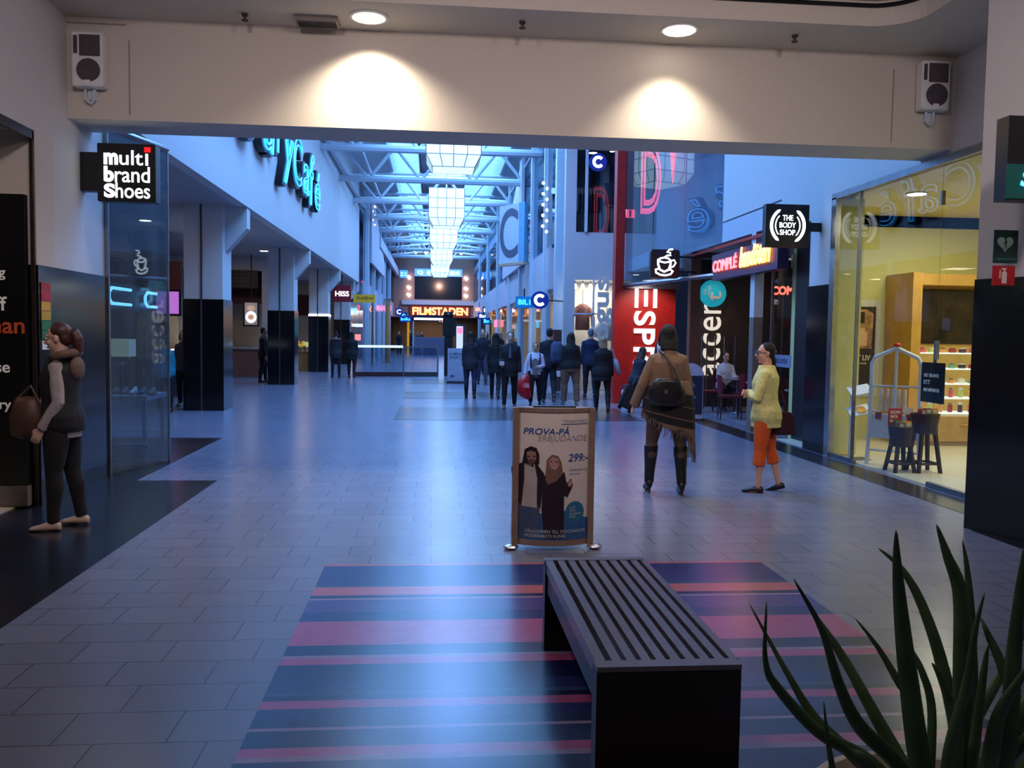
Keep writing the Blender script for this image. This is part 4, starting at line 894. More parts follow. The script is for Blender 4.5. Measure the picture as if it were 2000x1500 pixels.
sbox('post', brownwood, (5.36,5.57,17.9,18.1,0,3.28), t); sbox('crossbeam', mat('frame_grey', (90,74,72), .5), (5.4,8.4,18.0,18.12,3.26,3.38), t)
struct('floor_cafe', mat('cafe_floor', (120,120,136), .35), (5.72,10.8,13.5,19.6,-.02,.004))
# red cafe chairs and tables
cred = mat('chair_red', (104,18,36), .5); cleg = mat('chair_leg', (70,48,40), .4)
def chair(x, y, rz, lab):
    t = thing('cafe_chair', lab, 'chair', (x,y,0), rz, 'red cafe chairs')
    L = dict(local=True)
    B().box(-.21,.21,-.21,.21,.42,.47).done('seat', cred, t, local=True, bevel=.015)
    b = B(); b.loft([[Vector((px_*.21*k, -.2-.05*(z-.45)+c, z)) for px_, c in ((-1,0),(-.5,-.03),(.5,-.03),(1,0),(1,.03),(.5,0),(-.5,0),(-1,.03))] for z, k in ((.5,.95),(.7,1.),(.86,.9))]); b.done('backrest', cred, t, local=True)
    for sx in (-1,1):
        for sy in (-1,1):
            b = B(); b.tube([(sx*.2,sy*.2,0),(sx*.18,sy*.18,.43)], [.014,.02], 6); b.done('leg', cleg, t, local=True)
    return t
ch = chair(5.83,16.65,R(-100),'red cafe chair with its back to the hall beside the chalkboard')
for x, y, rz, lb in ((6.42,16.05,5,'red cafe chair with its back to us at the first cafe table'),(5.86,18.1,-85,'red cafe chair at the far table by the timber post'),(7.0,16.2,60,'red cafe chair under the poppy picture'),(6.5,18.95,180,'red cafe chair under the seated person in white'),(6.1,15.2,30,'red cafe chair beside the white column'),(6.45,17.45,-5,'red cafe chair with its back to us at the far table')):
    copy_tree(ch, (x,y,0), R(rz), lb)
def cafe_table(x, y, lab):
    t = thing('cafe_table', lab, 'table', (x,y,0), 0, 'round cafe tables')
    B().lathe([(.33,.70),(.34,.715),(.33,.73)], (x,y,0), 24).done('tabletop', mat('table_top', (120,108,110), .3), t)
    B().lathe([(.03,.02),(.03,.70)], (x,y,0), 10).done('pedestal', alu, t); B().lathe([(.2,0),(.19,.02),(.03,.03)], (x,y,0), 18).done('foot', alu, t)
    return t
ct = cafe_table(6.5,16.65,'round cafe table among the red chairs')
copy_tree(ct, (6.5,18.1,0), 0, 'round cafe table behind the first one'); copy_tree(ct, (6.3,14.25,0), 0, 'round table behind the glass beside the dark pillar')
for k, (x, y) in enumerate(((6.10,19.38),(6.22,19.38),(6.41,19.38),(6.63,19.38),(6.88,19.38))):
    t = thing('screen_post', 'slim steel post of the low cafe windscreen, %s from the timber post' % ('first','second','third','fourth','fifth')[k], 'post', (x,y,0), 0, 'windscreen posts at the cafe')
    B().lathe([(.05,0),(.05,.015),(.018,.02),(.018,1.62),(.0,1.63)], (x,y,0), 10).done('tube', alu, t)
t = thing('chalkboard_sign', 'chalkboard pavement sign with a rounded white top near the cafe', 'sign', (4.93,16.4,0))
b = B(); prof = [(-.24,.0),(.24,0),(.24,.8)]; B().prism([(-.25,.03),(.25,.03),(.25,.88)]+[(.25*math.cos(R(a)), .88+.22*math.sin(R(a))) for a in range(15,180,15)]+[(-.25,.88)], (4.93,16.32,0), (1,0,0), (0,.02,1), .03).done('board', mat('sign_white_top', (176,182,205), .5), t)
B().box(4.70,5.16,16.285,16.3,.12,.86).done('chalk_panel', mat('chalk_blue', (34,42,74), .5), t)
text('lettering', 'Lunch\nkaffe\ndagens', mat('chalk', (150,160,180), .7), (4.78,16.28,.4), (1,0,0), (0,0,1), .26, .32, .003, 0, parent=t)
b = B(); b.box(4.68,4.72,16.3,16.6,0,.03); b.box(5.14,5.18,16.3,16.6,0,.03); b.done('foot', black, t)
# red and white seat cube near the red wall
t = thing('cube_seat', 'white cube seat with a dark red cushion before the red wall', 'seat', (4.55,19.3,0))
B().box(4.3,4.85,19.1,19.6,0,.40).done('base', mat('seat_white', (205,200,215), .5), t, bevel=.03); B().box(4.29,4.86,19.09,19.61,.40,.5).done('cushion', cred, t, bevel=.03)
t = thing('cube_seat', 'dark red high-backed seat behind the brown poncho', 'seat', (5.3,19.0,0))
B().box(5.14,5.54,18.8,19.15,0,.45).done('base', cred, t, bevel=.02); B().box(5.14,5.54,19.15,19.25,.0,.85).done('backrest', cred, t, bevel=.02)
# ---------------------------------------------------------------- clothes in the block window
for i, (x, z, c, lb) in enumerate(((4.25,1.75,(150,100,90),'checked shirt hanging in the clothes shop window'),(4.95,1.45,(225,225,232),'white top hanging in the clothes shop window'))):
    t = thing('hanging_garment', lb, 'clothing', (x,24.7,z))
    b = B(); b.loft([[Vector((x+sx*wd,24.7+sy*.06,z+h)) for sx, sy in ((-1,-.6),(0,-1),(1,-.6),(1,.6),(0,1),(-1,.6))] for wd, h in ((.2,0),(.2,.4),(.24,.62),(.08,.75))])
    m = mat('cloth%d' % i, c, .8, noise=.25, nscale=18); b.done('body', m, t, smooth=True)
    for sx in (-1,1): bb = B(); bb.tube([(x+sx*.2,24.7,z+.62),(x+sx*.3,24.7,z+.35),(x+sx*.31,24.7,z+.1)], [.07,.06,.05], 8); bb.done('sleeve', m, t, smooth=True)
    bb = B(); bb.tube([(x,24.7,z+.74),(x,24.7,3.15)], .008, 5); bb.done('hanger', alu, t)
for k in range(5):
    t = thing('track_spot', 'small track spotlight over the display window, %s from the white column' % ('first','second','third','fourth','fifth')[k], 'lamp', (4.0+.22*k,24.6,3.0), 0, 'track spots over the display')
    B().tube([(4.0+.22*k,24.6,3.05),(4.0+.22*k,24.55,2.93)], [.04,.055], 8).done('head', warmglow, t); B().tube([(4.0+.22*k,24.6,3.05),(4.0+.22*k,24.6,3.15)], .012, 5).done('stem', black, t)
# upper dark store: clothes rail, mannequin legs, spot
t = thing('clothes_rail', 'rail of dark clothes in the upper dark shop window', 'rail', (4.5,25.5,4.45))
b = B(); b.tube([(4.1,25.5,4.46),(4.1,25.5,5.9),(4.9,25.5,5.9),(4.9,25.5,4.46)], .02, 6); b.done('frame', alu, t)
for k in range(8):
    b = B(); x = 4.18+.09*k; b.loft([[Vector((x+sx*.025,25.5+sy*wd,z)) for sx, sy in ((-1,-1),(1,-1),(1,1),(-1,1))] for wd, z in ((.2,5.2),(.22,5.7),(.05,5.88))]); b.done('garment', mat('dark_cloth', (40,40,46), .8), t)
downlight(4.55,25.2,6.88,.12,'bright spot lamp in the upper dark shop window',True); downlight(5.05,24.9,6.88,.07,'second smaller lamp in the upper dark shop window',True)
t = thing('mannequin', 'pale standing mannequin legs in the upper dark shop window', 'mannequin', (4.95,24.6,4.45))
b = B()
for sx in (-1,1): b.tube([(4.95+sx*.09,24.6,4.46),(4.95+sx*.08,24.6,4.9),(4.95+sx*.06,24.6,5.3)], [.05,.07,.09], 8)
b.tube([(4.95,24.6,5.25),(4.95,24.6,5.5),(4.95,24.6,5.85)], [.15,.12,.17], 10); b.done('body', mat('mannequin_tan', (110,98,84), .6), t, smooth=True)
B().tube([(4.95,24.6,5.3),(4.95,24.6,5.5),(4.95,24.6,5.9)], [.16,.14,.185], 10).done('top', mat('dark_cloth', (40,40,46), .8), t, smooth=True)
# red letters added behind the upper angled glass as its reflection
t = thing('neon_sign', 'tall red letters standing in for a reflection in the angled upper glass', 'sign', (5.3,21,4.4))
text('neon_lettering', 'D', nr, (4.95,20.9,4.55), (1,0,0), (0,0,1), .5, 1.7, .05, 0, tube=.03, parent=t)
text('neon_lettering', 'V', nr, (5.55,20.9,5.3), (1,0,0), (0,0,1), .35, 1.9, .05, 0, tube=.04, parent=t)
text('neon_lettering', 'I', nr, (4.6,20.9,4.45), (1,0,0), (0,0,1), .22, .2, .05, 0, tube=.03, parent=t)
# ---------------------------------------------------------------- mid hall: railing, boards, totem
rg = glass('rail_glass', (215,228,238), 1.6)
glowrail = glow_lin('rail_light', (.35,.7,1.), 2.2)
t = thing('glass_railing', 'glass balustrade with glowing handrail round the stairwell', 'railing', (-2,32,0))
gx = [(-2.86,31.8),(-1.08,32.1),(.18,32.4)]
for (a, b_), m, lit in ((gx[:2], maroon, True), (gx[1:], darkgrey, False)):
    p, q = Vector((*a,0)), Vector((*b_,0)); d = (q-p).normalized()
    def bar(nm, mt, z0, z1, th, off=0): B().prism([(0,z0),((q-p).length-.03,z0),((q-p).length-.03,z1),(0,z1)], p+Vector((0,off,0)), d, (0,0,1), th).done(nm, mt, t)
    bar('glass_panel', rg, .16, 1.05, .012); bar('plinth', m, 0, .16, .06, .02); bar('handrail', glowrail if lit else alu, 1.05, 1.13 if lit else 1.10, .06, .02)
for x, y in gx:
    sbox('post', alu, (x-.03,x+.03,y-.02,y+.04,0,1.08), t)
t = thing('notice_board', 'white free-standing board with small dark words beside the stairwell', 'sign', (.74,28.2,0))
sbox('panel', mat('board_white', (170,172,190), .5), (.47,1.12,28.2,28.24,.06,1.12), t); sbox('foot', darkgrey, (.44,1.15,28.12,28.32,0,.06), t)
text('lettering', 'KAMPANJ\nSPORT', mat('board_ink', (70,72,96), .6), (.52,28.2,.78), (1,0,0), (0,0,1), .5, .2, .004, .01, parent=t)
B().prism([(0,0),(.16,.06),(.05,.12)], (.55,28.199,.16), (1,0,0), (0,0,1), .003).done('logo', MATS['board_ink'], t)
t = thing('black_totem', 'tall black totem with a wide head in the middle of the hall', 'totem', (.62,33,0))
sbox('pillar', black, (.42,.74,33,33.3,0,2.15), t); sbox('head', black, (.36,.84,32.95,33.35,1.5,2.2), t); B().lathe([(.17,2.2),(.2,2.3),(.16,2.42)], (.56,33.15,0), 14).done('cap', black, t)
t = thing('display_case', 'lit glass case with a white poster behind the black totem', 'case', (1.1,36,0))
sbox('case_body', darkgrey, (.9,1.35,36,36.3,0,2.0), t); sbox('lit_poster', glow_lin('case_white', (.7,.75,.9), .8), (.95,1.22,35.98,36,.6,1.9), t); sbox('red_panel', nr, (.98,1.2,35.96,35.98,1.6,1.85), t)
t = thing('kiosk', 'far kiosk with a glowing canopy edge in the middle of the hall', 'kiosk', (-.2,64,0))
sbox('counter', mat('kiosk_grey', (110,112,140), .5), (-1.4,1.2,64,65.5,0,1.3), t); sbox('canopy', mat('sign_navy2', (10,20,60), .4), (-1.5,1.4,63.9,65.6,2.5,2.9), t); sbox('light_strip', whiteglow, (-1.4,.9,63.86,63.9,2.55,2.7), t)
for x in (-1.45,1.3): sbox('post', steelwhite, (x-.05,x+.05,64,64.1,0,2.5), t)
sbox('screen', nc, (.8,1.1,63.95,64,1.3,2.4), t)
for i, (x, y, h, c) in enumerate(((-3.05,44.5,3.4,chrome),(-2.4,46.5,3.3,mat('brass_pole', (200,160,110), .3, .6)),(-1.75,61.5,2.6,mat('amber_pole', (230,150,30), .4, emit=(230,150,30), es=.5)))):
    t = thing('slim_pole', ('thin steel pole beyond the railing','thicker brass pole beyond the railing','thin amber glowing pole near the far shoppers')[i], 'pole', (x,y,0))
    r = (.06,.13,.08)[i]; B().lathe([(r*2,0),(r*2,.04),(r,.06),(r,h)], (x,y,0), 12).done('shaft', c, t); B().lathe([(r*1.3,h),(r*1.3,h+.08)], (x,y,0), 12).done('cap', alu, t)
# colourful stock seen in the far shop windows
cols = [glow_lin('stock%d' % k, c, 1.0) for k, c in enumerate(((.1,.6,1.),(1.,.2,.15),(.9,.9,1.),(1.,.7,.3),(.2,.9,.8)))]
n = 0
for side, X in ((-1,-4.6),(1,4.7)):
    for y in (47,49,52.5,59,64) if side < 0 else (26.2,29,33,37.5,43,46,53,62):
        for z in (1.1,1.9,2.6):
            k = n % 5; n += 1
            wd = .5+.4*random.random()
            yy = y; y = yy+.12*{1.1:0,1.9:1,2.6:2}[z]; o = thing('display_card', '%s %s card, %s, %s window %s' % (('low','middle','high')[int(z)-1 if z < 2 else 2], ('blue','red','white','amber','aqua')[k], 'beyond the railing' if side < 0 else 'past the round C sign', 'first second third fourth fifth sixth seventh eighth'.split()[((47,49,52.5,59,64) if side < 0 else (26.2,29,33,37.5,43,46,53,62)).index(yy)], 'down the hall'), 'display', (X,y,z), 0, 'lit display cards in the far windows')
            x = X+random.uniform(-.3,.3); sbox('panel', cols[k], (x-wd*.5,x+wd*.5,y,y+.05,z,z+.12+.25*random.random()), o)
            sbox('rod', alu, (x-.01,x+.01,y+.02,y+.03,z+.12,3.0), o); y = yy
# ---------------------------------------------------------------- arcade cafe and shoe shop contents
t = thing('menu_board', 'dark menu board with faint lines in the arcade cafe', 'sign', (-6.27,30,3.07))
sbox('board', mat('menu_black', (20,16,20), .5), (-6.9,-5.85,29.85,29.95,3.0,3.6), t)
for k in range(4): text('lettering', 'kaffe latte bulle smoothie', mat('menu_ink', (110,90,84), .6), (-6.8,29.85,3.08+.12*k), (1,0,0), (0,0,1), .8, .05, .004, 0, parent=t)
def tv(x0, x1, y, z0, z1, lab, m, plate):
    t = thing('wall_screen', lab, 'screen', ((x0+x1)/2,y,z0))
    sbox('casing', black, (x0-.05,x1+.05,y,y+.08,z0-.05,z1+.05), t); sbox('picture', m, (x0,x1,y-.005,y,z0,z1), t)
    if plate:
        B().disc(((x0+x1)/2,y-.012,z0+(z1-z0)*.35), (x1-x0)*.42, (0,1,0), .008, 20, (z1-z0)*.26).done('plate_image', whiteglow, t)
        B().disc(((x0+x1)/2,y-.02,z0+(z1-z0)*.35), (x1-x0)*.25, (0,1,0), .008, 16, (z1-z0)*.13).done('food_image', glow_lin('food', (.5,.25,.12), .8), t)
        B().disc(((x0+x1)/2,y-.012,z0+(z1-z0)*.75), (x1-x0)*.32, (0,1,0), .008, 16, (z1-z0)*.12).done('drink_image', glow_lin('drink', (.5,.3,.2), .7), t)
    B().tube([((x0+x1)/2,y+.06,z1),((x0+x1)/2,y+.06,4.05)], .02, 5).done('mount', black, t)
tv(-6.1,-5.7,29,1.78,2.5,'lit cafe screen showing a white plate of food',glow_lin('tv_dark', (.12,.08,.08), .6),True)
tv(-6.9,-6.6,28.6,1.95,2.4,'small blue cafe screen beside the plate screen',glow_lin('tv_blue', (.1,.15,.7), .8),False)
tv(-6.25,-5.75,20.4,1.95,2.45,'violet and red screen between the glass corner and first column',glow_lin('tv_violet', (.45,.12,.6), .9),False)
t = thing('cafe_counter', 'pale cafe counter in the arcade behind the first column', 'counter', (-6.3,30.9,0))
sbox('front', mat('counter_taupe', (150,120,112), .5), (-8.2,-5.85,30.9,31.5,0,.95), t); sbox('worktop', mat('counter_top', (200,205,215), .3), (-8.3,-5.8,30.8,31.5,.95,1.02), t)
t = thing('cafe_counter', 'dark arcade kiosk counter with lit white edge beside the first column', 'counter', (-5.2,22.5,0))
sbox('front', mat('kiosk_front', (60,60,80), .5), (-6.2,-5.15,21.4,22.3,0,1.1), t); sbox('worktop', whiteglow, (-6.22,-5.1,21.38,22.3,1.10,1.13), t)
t = thing('wall_mirror', 'arched pale picture with a dark oval in the arcade cafe', 'picture', (-6.8,22.5,1.0))
b = B(); b.prism([(-.5,0),(.5,0)]+[(.5*math.cos(R(a)),.9+.5*math.sin(R(a))) for a in range(0,181,20)], (-6.85,22.5,.85), (1,0,0), (0,0,1), .03); b.done('panel', mat('arch_cream', (190,170,140), .6), t)
B().disc((-6.75,22.45,1.6), .2, (0,1,0), .02).done('oval', darkgrey, t)
# shoe shop behind the angled glass: table with shoes, white cube, glowing loops for a neon reflection
t = thing('display_table', 'low pale display table inside the angled shop glass', 'table', (-4.2,12.1,0))
sbox('tabletop', mat('table_grey', (150,150,165), .4), (-5.2,-3.9,12.3,13.2,.62,.68), t)
for x, y in ((-5.15,12.35),(-3.95,12.35),(-5.15,13.15),(-3.95,13.15)): sbox('leg', alu, (x-.025,x+.025,y-.025,y+.025,0,.62), t)
t = thing('display_cube', 'white display cube inside the angled shop glass', 'cube', (-4.45,12.6,.68))
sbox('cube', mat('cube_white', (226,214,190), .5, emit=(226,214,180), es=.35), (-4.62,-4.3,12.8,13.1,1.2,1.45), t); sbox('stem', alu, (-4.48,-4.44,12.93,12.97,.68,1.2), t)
shoe_c = ((60,40,36),(150,60,60),(200,190,180),(40,44,60),(120,90,60))
for i in range(10):
    x = -5.05+.125*i; k = i % 5
    o = thing('shoe', '%s shoe on the display table, number %s from the glass' % (('brown','red','cream','navy','tan')[k], ('tenth','ninth','eighth','seventh','sixth','fifth','fourth','third','second','first')[i]), 'shoe', (x,12.6,.68), 0, 'shoes on the display table')
    b = B(); b.loft([[Vector((x+.04*wd*math.cos(a),12.45+y,.69+max(0,h*math.sin(a)))) for a in [2*PI*q/10 for q in range(10)]] for y, wd, h in ((0,.6,.05),(.06,1,.05),(.14,.9,.07),(.2,.85,.1),(.26,.7,.1))]); b.done('upper', mat('shoe%d' % k, shoe_c[k], .5), o, smooth=True)
    sbox('sole', black, (x-.035,x+.035,12.44,12.72,.68,.692), o)
t = thing('neon_sign', 'blue white glowing loops modelled for a neon reflection in the angled shop glass', 'sign', (-4.0,11.6,2.0))  # no sign hangs here: loops added for its reflection in the glass
b = B()
for y0, y1 in ((11.5,12.3),(12.9,13.4),(9.9,10.1)):
    x = -4.1; b.tube([(x,y1,2.12),(x,y0+.1,2.12),(x,y0,2.06),(x,y0,1.98),(x,y0+.1,1.92),(x,y1,1.92)], .022, 6)
b.done('neon_tube', glow_lin('neon_reflection', (.25,.6,1.), 4.), t)
sbox('backplate', black, (-4.2,-4.16,9.8,13.5,1.85,2.2), t); B().tube([(-4.18,11.6,2.2),(-4.18,11.6,4.05)], .015, 5).done('hanger', black, t)
for i, z in enumerate((.5,1.0,1.5,2.0)):
    t = thing('wall_shelf', 'pale wall shelf in the shoe shop, %s from the floor' % ('first','second','third','fourth')[i], 'shelf', (-6.7,11,z), 0, 'wall shelves in the shoe shop')
    sbox('board', mat('shelf_pale', (190,180,170), .5), (-6.9,-6.6,9.8,12.3,z,z+.03), t)
    for y in (10.0,12.1): sbox('bracket', alu, (-6.9,-6.65,y,y+.02,z-.08,z), t)
# flower stall glow in the arcade end
for i, (x, y, c) in enumerate(((-5.1,36.2,(230,190,60)),(-4.95,36.5,(240,230,150)),(-5.2,36.9,(220,120,60)))):
    o = thing('flower_bunch', ('yellow','pale yellow','orange')[i]+' bunch of flowers on the stall behind the third column', 'flowers', (x-.3,y,.9))
    b = B()
    for q in range(9): b.ell((x-.3+random.uniform(-.12,.12),y+random.uniform(-.12,.12),1.05+random.uniform(-.06,.1)), (.06,.06,.06), 8)
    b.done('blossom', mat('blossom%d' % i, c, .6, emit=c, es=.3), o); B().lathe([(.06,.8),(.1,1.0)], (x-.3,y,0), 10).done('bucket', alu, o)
t = thing('stall_table', 'wooden flower stall table behind the third column', 'table', (-5.5,36.5,0))
sbox('tabletop', wood, (-6.4,-4.95,35.95,37.3,.74,.80), t); sbox('front', wood, (-6.35,-5.0,36.0,37.2,0,.74), t)
# ================================================================== PEOPLE
skin = mat('skin', (206,156,132), .5, noise=.06); skin2 = mat('skin_pale', (214,172,152), .5, noise=.06)
lipm = mat('lip', (150,80,76), .5); eyem = mat('eye_dark', (30,22,20), .2); eyew = mat('eye_white', (220,215,210), .3)
def remesh(b, vox, it=4, fac=.5):
    bmesh.ops.recalc_face_normals(b.bm, faces=b.bm.faces)
    me = bpy.data.meshes.new('tmp'); b.bm.to_mesh(me); b.bm.free()
    ob = bpy.data.objects.new('tmp', me); COL.objects.link(ob)
    r = ob.modifiers.new('r', 'REMESH'); r.mode = 'VOXEL'; r.voxel_size = vox; r.use_smooth_shade = True
    s = ob.modifiers.new('s', 'SMOOTH'); s.factor = fac; s.iterations = it
    out = eval_mesh(ob); bpy.data.objects.remove(ob); bpy.data.meshes.remove(me)
    return out
def rot3(v, ang, ax): return Matrix.Rotation(R(ang), 3, ax) @ Vector(v)
class Fig:
    """a clothed figure: joints from a pose, then one continuous body and garments that follow it.
    local frame: +y is where the chest points, +x is the figure's own right hand side"""
    def __init__(s, label, loc, face, H=1.65, vox=.011, male=False, lean=0, legs=((8,4,6),(-8,4,12)), arms=(((-.18,.1,-1),(0,.25,-1)),((.18,.1,-1),(0,.25,-1))), head=(0,0), sit=False, wide=1., heel=0., sk=None, curl=.5):
        s.t = thing('person', label, 'person', loc, R(face)); s.H = H; s.vox = vox; s.male = male; s.sk = sk or skin; s.wide = wide; s.heel = heel; s.curl = curl
        h = H; s.k = k = H/1.7
        s.leg = []
        for i, (p, splay, kn) in enumerate(legs):
            sx = -1 if i == 0 else 1
            hip = Vector((sx*.052*h*wide, 0, 0))
            d = Vector((sx*math.sin(R(splay)), math.sin(R(p)), -math.cos(R(p)))).normalized(); knee = hip+d*.242*h
            q = p-kn; d2 = Vector((sx*math.sin(R(splay*.3)), math.sin(R(q)), -math.cos(R(q)))).normalized(); ank = knee+d2*.238*h
            s.leg.append([hip, knee, ank, max(-45, min(20, q)) if q < -14 else 0])
        zmin = min(l[2].z for l in s.leg)
        s.z0 = .045*h+heel-zmin
        for l in s.leg:
            for j in range(3): l[j] = l[j]+Vector((0,0,s.z0))
        s.lean = lean
        s.bx = 1.0 if male else .93
        s.arm = []
        for i, (u, f) in enumerate(arms):
            sx = -1 if i == 0 else 1
            sh = s.up((sx*(.095 if male else .080)*h*(.5+.5*wide), -.005*h, .270*h))
            el = sh+Vector(u).normalized()*.172*h; wr = el+Vector(f).normalized()*.148*h
            s.arm.append([sh, el, wr])
        s.hc = s.up((0,.012*h,.405*h)); s.hyaw, s.hpit = head
    def up(s, p):  # torso point (relative to the hip line) with the lean applied
        return Vector((0,0,s.z0)) + rot3(p, -s.lean, 'X')
    def hd(s, p):  # head point
        v = Vector(p)*s.k*1.05
        v = rot3(v, s.hpit, 'X'); v = rot3(v, s.hyaw, 'Z'); return s.hc+v
    def torso(s, g=0., z0=-.03, z1=.32, flare=0., m=None, seg=20):
        h = s.H; f = s.male; w = s.wide
        prof = [(-.06,.080,.066),(-.02,.100 if not f else .096,.074),(.03,.101 if not f else .096,.072),(.09,.083 if not f else .09,.060),(.15,.086 if not f else .098,.062),(.21,.092 if not f else .104,.068),(.25,.090 if not f else .106,.062),(.28,.074 if not f else .088,.05),(.302,.05 if not f else .058,.042),(.32,.036,.038),(.335,.032,.036)]
        def at(z):
            for a, b in zip(prof, prof[1:]):
                if a[0] <= z <= b[0]:
                    t = (z-a[0])/(b[0]-a[0]); return [a[i]+(b[i]-a[i])*t for i in range(3)]
            return prof[0] if z < prof[0][0] else prof[-1]
        zs = sorted({z0, z1} | {p[0] for p in prof if z0 < p[0] < z1})
        rings = []
        for z in zs:
            _, rx, ry = at(z); rx = rx*h*w+g; ry = ry*h*w+g
            if flare and z < .1: e = flare*(.1-z)/(.1-z0); rx += e; ry += e
            yo = -.006*h if z < .05 else (.006*h if .12 < z < .25 else 0)
            rings.append([s.up((rx*math.cos(2*PI*q/seg), yo+ry*math.sin(2*PI*q/seg), z*h)) for q in range(seg)])
        return rings
    def legtube(s, b, i, g=0., z_from=0., z_to=1., flare=0.):
        hip, kn, an, _ = s.leg[i]; h = s.H; w = .5+.5*s.wide
        P = [hip+Vector((0,0,.02*h)), hip.lerp(kn,.35), hip.lerp(kn,.75), kn, kn.lerp(an,.3)+Vector((0,-.006*h,0)), kn.lerp(an,.7), an]
        r = [.052*w,.050*w,.039*w,.032,.033,.023,.021]
        r = [q*h+g for q in r]
        if z_to < 1: # cut the shin short
            n = 4 if z_to < .5 else 5; P = P[:n]+[kn.lerp(an, z_to)]; r = r[:n]+[r[n]*1.05+flare]
        if flare and z_to >= 1: r[-1] += flare; r[-2] += flare*.6
        b.tube(P, r, 14, up=(0,1,0))
    def armtube(s, b, i, g=0., to=1., cuff=0.):
        sh, el, wr = s.arm[i]; h = s.H
        top = sh.lerp(s.up((0,0,.29*h)), .45)
        P = [top, sh, sh.lerp(el,.5), el, el.lerp(wr,.35), wr]; r = [.024,.028,.026,.022,.0215,.0155]
        r = [q*h+g for q in r]; r[-1] += cuff
        if to < 1: P = P[:5]; P[-1] = el.lerp(wr, to); r = r[:5]
        b.tube(P, r, 12, up=(0,1,.2))
    def hand(s, b, i):
        sh, el, wr = s.arm[i]; k = s.k; sx = -1 if i == 0 else 1
        d = (wr-el).normalized(); inn = Vector((-sx,0,0)); n = (inn-d*inn.dot(d))
        n = n.normalized() if n.length > .2 else Vector((0,0,-1)).cross(d).normalized()
        w = d.cross(n)
        if w.y < 0: w = -w     # towards the thumb
        p = lambda a, c, e: wr + (d*a + w*c + n*e)*k
        b.loft([[p(a, wd*math.cos(2*PI*q/10), th*math.sin(2*PI*q/10)) for q in range(10)] for a, wd, th in ((-.02,.024,.02),(.02,.034,.018),(.06,.041,.016),(.09,.038,.013))])
        cu = s.curl
        for q, (c, L) in enumerate(((.030,.068),(.010,.078),(-.011,.072),(-.031,.056))):
            a = Vector((.085, 0)); ang = .25*cu; pts = [p(.075,c*.95,0)]
            cur = [.088, 0.]
            pts.append(p(cur[0],c,cur[1]))
            for seg, f in ((.45,1),(.3,2.1),(.25,3.0)):
                an = cu*f*.42; cur = [cur[0]+L*seg*math.cos(an), cur[1]+L*seg*math.sin(an)]; pts.append(p(cur[0],c*1.05,cur[1]))
            b.tube(pts, [.0095*k,.0095*k,.009*k,.0085*k,.007*k], 7)
        b.tube([p(.015,.026,.004),p(.045,.05,.012),p(.072,.058,.022),p(.093,.056,.03)], [.014*k,.0125*k,.0105*k,.008*k], 7)
    def headshape(s, b):
        M = Matrix.Rotation(R(s.hyaw), 3, 'Z') @ Matrix.Rotation(R(s.hpit), 3, 'X'); k = s.k
        b.ell(s.hd((0,-.008,.03)), (.072*k,.09*k,.088*k), 18, M)
        b.ell(s.hd((0,.022,-.035)), (.056*k,.066*k,.078*k), 16, M)
        b.ell(s.hd((0,.052,-.088)), (.026*k,.026*k,.024*k), 10, M)
        b.tube([s.hd((0,.084,.018)), s.hd((0,.094,-.008)), s.hd((0,.106,-.028)), s.hd((0,.086,-.036))], [.008*k,.011*k,.0145*k,.011*k], 8)
        for sx in (-1,1):
            b.ell(s.hd((sx*.073,-.008,-.005)), (.009*k,.02*k,.031*k), 8, M); b.ell(s.hd((sx*.036,.064,-.025)), (.02*k,.016*k,.018*k), 8, M)
            b.ell(s.hd((sx*.03,.078,.028)), (.024*k,.01*k,.008*k), 8, M)
        b.tube([s.up((0,-.004*s.H,.30*s.H)), s.up((0,0,.345*s.H)), s.hd((0,-.012,-.03))], [.036*s.H,.031*s.H,.036*s.H], 12)
    def body(s, toes=True):
        b = B(); b.loft(s.torso(-.006)); s.headshape(b)
        for i in (0,1):
            s.legtube(b, i, -.004); s.armtube(b, i, -.003); s.hand(b, i)
            an = s.leg[i][2]; M = Matrix.Rotation(R(s.leg[i][3]), 3, 'X'); k = s.k; sx = -1 if i == 0 else 1
            b.tube([an, an+M @ Vector((0,-.01,-.045*k)), an+M @ Vector((sx*.008,.08*k,-.052*k)), an+M @ Vector((sx*.012,.15*k,-.058*k))], [.03*k,.032*k,.032*k,.018*k], 10, up=(0,1,0))
        me = remesh(b, min(s.vox, .0085)); me.materials.append(s.sk); me.name = 'body'; s.ob = link('body', me, s.t, True)
        return s
    def face(s):
        M = Matrix.Rotation(R(s.hyaw), 3, 'Z') @ Matrix.Rotation(R(s.hpit), 3, 'X'); k = s.k
        for sx in (-1,1):
            b = B(); b.ell(s.hd((sx*.031,.0755,.006)), (.0145*k,.009*k,.0075*k), 10, M); e = b.done('eye', eyew, s.t, True, True)
            b = B(); b.ell(s.hd((sx*.031,.0825,.006)), (.007*k,.0035*k,.007*k), 8, M); b.done('iris', eyem, e, True, True)
            b = B(); b.tube([s.hd((sx*.014,.089,.027)), s.hd((sx*.032,.088,.033)), s.hd((sx*.05,.076,.027))], [.0035*k,.0045*k,.002*k], 6); b.done('eyebrow', eyem, s.t, True, True)
        b = B(); b.ell(s.hd((0,.081,-.063)), (.024*k,.012*k,.0085*k), 10, M); b.done('lips', lipm, s.t, True, True)
        return s
    def add(s, name, b, m, it=4, vox=None):
        me = remesh(b, vox or s.vox, it); me.name = name
        me.materials.append(m); return link(name, me, s.t, True)
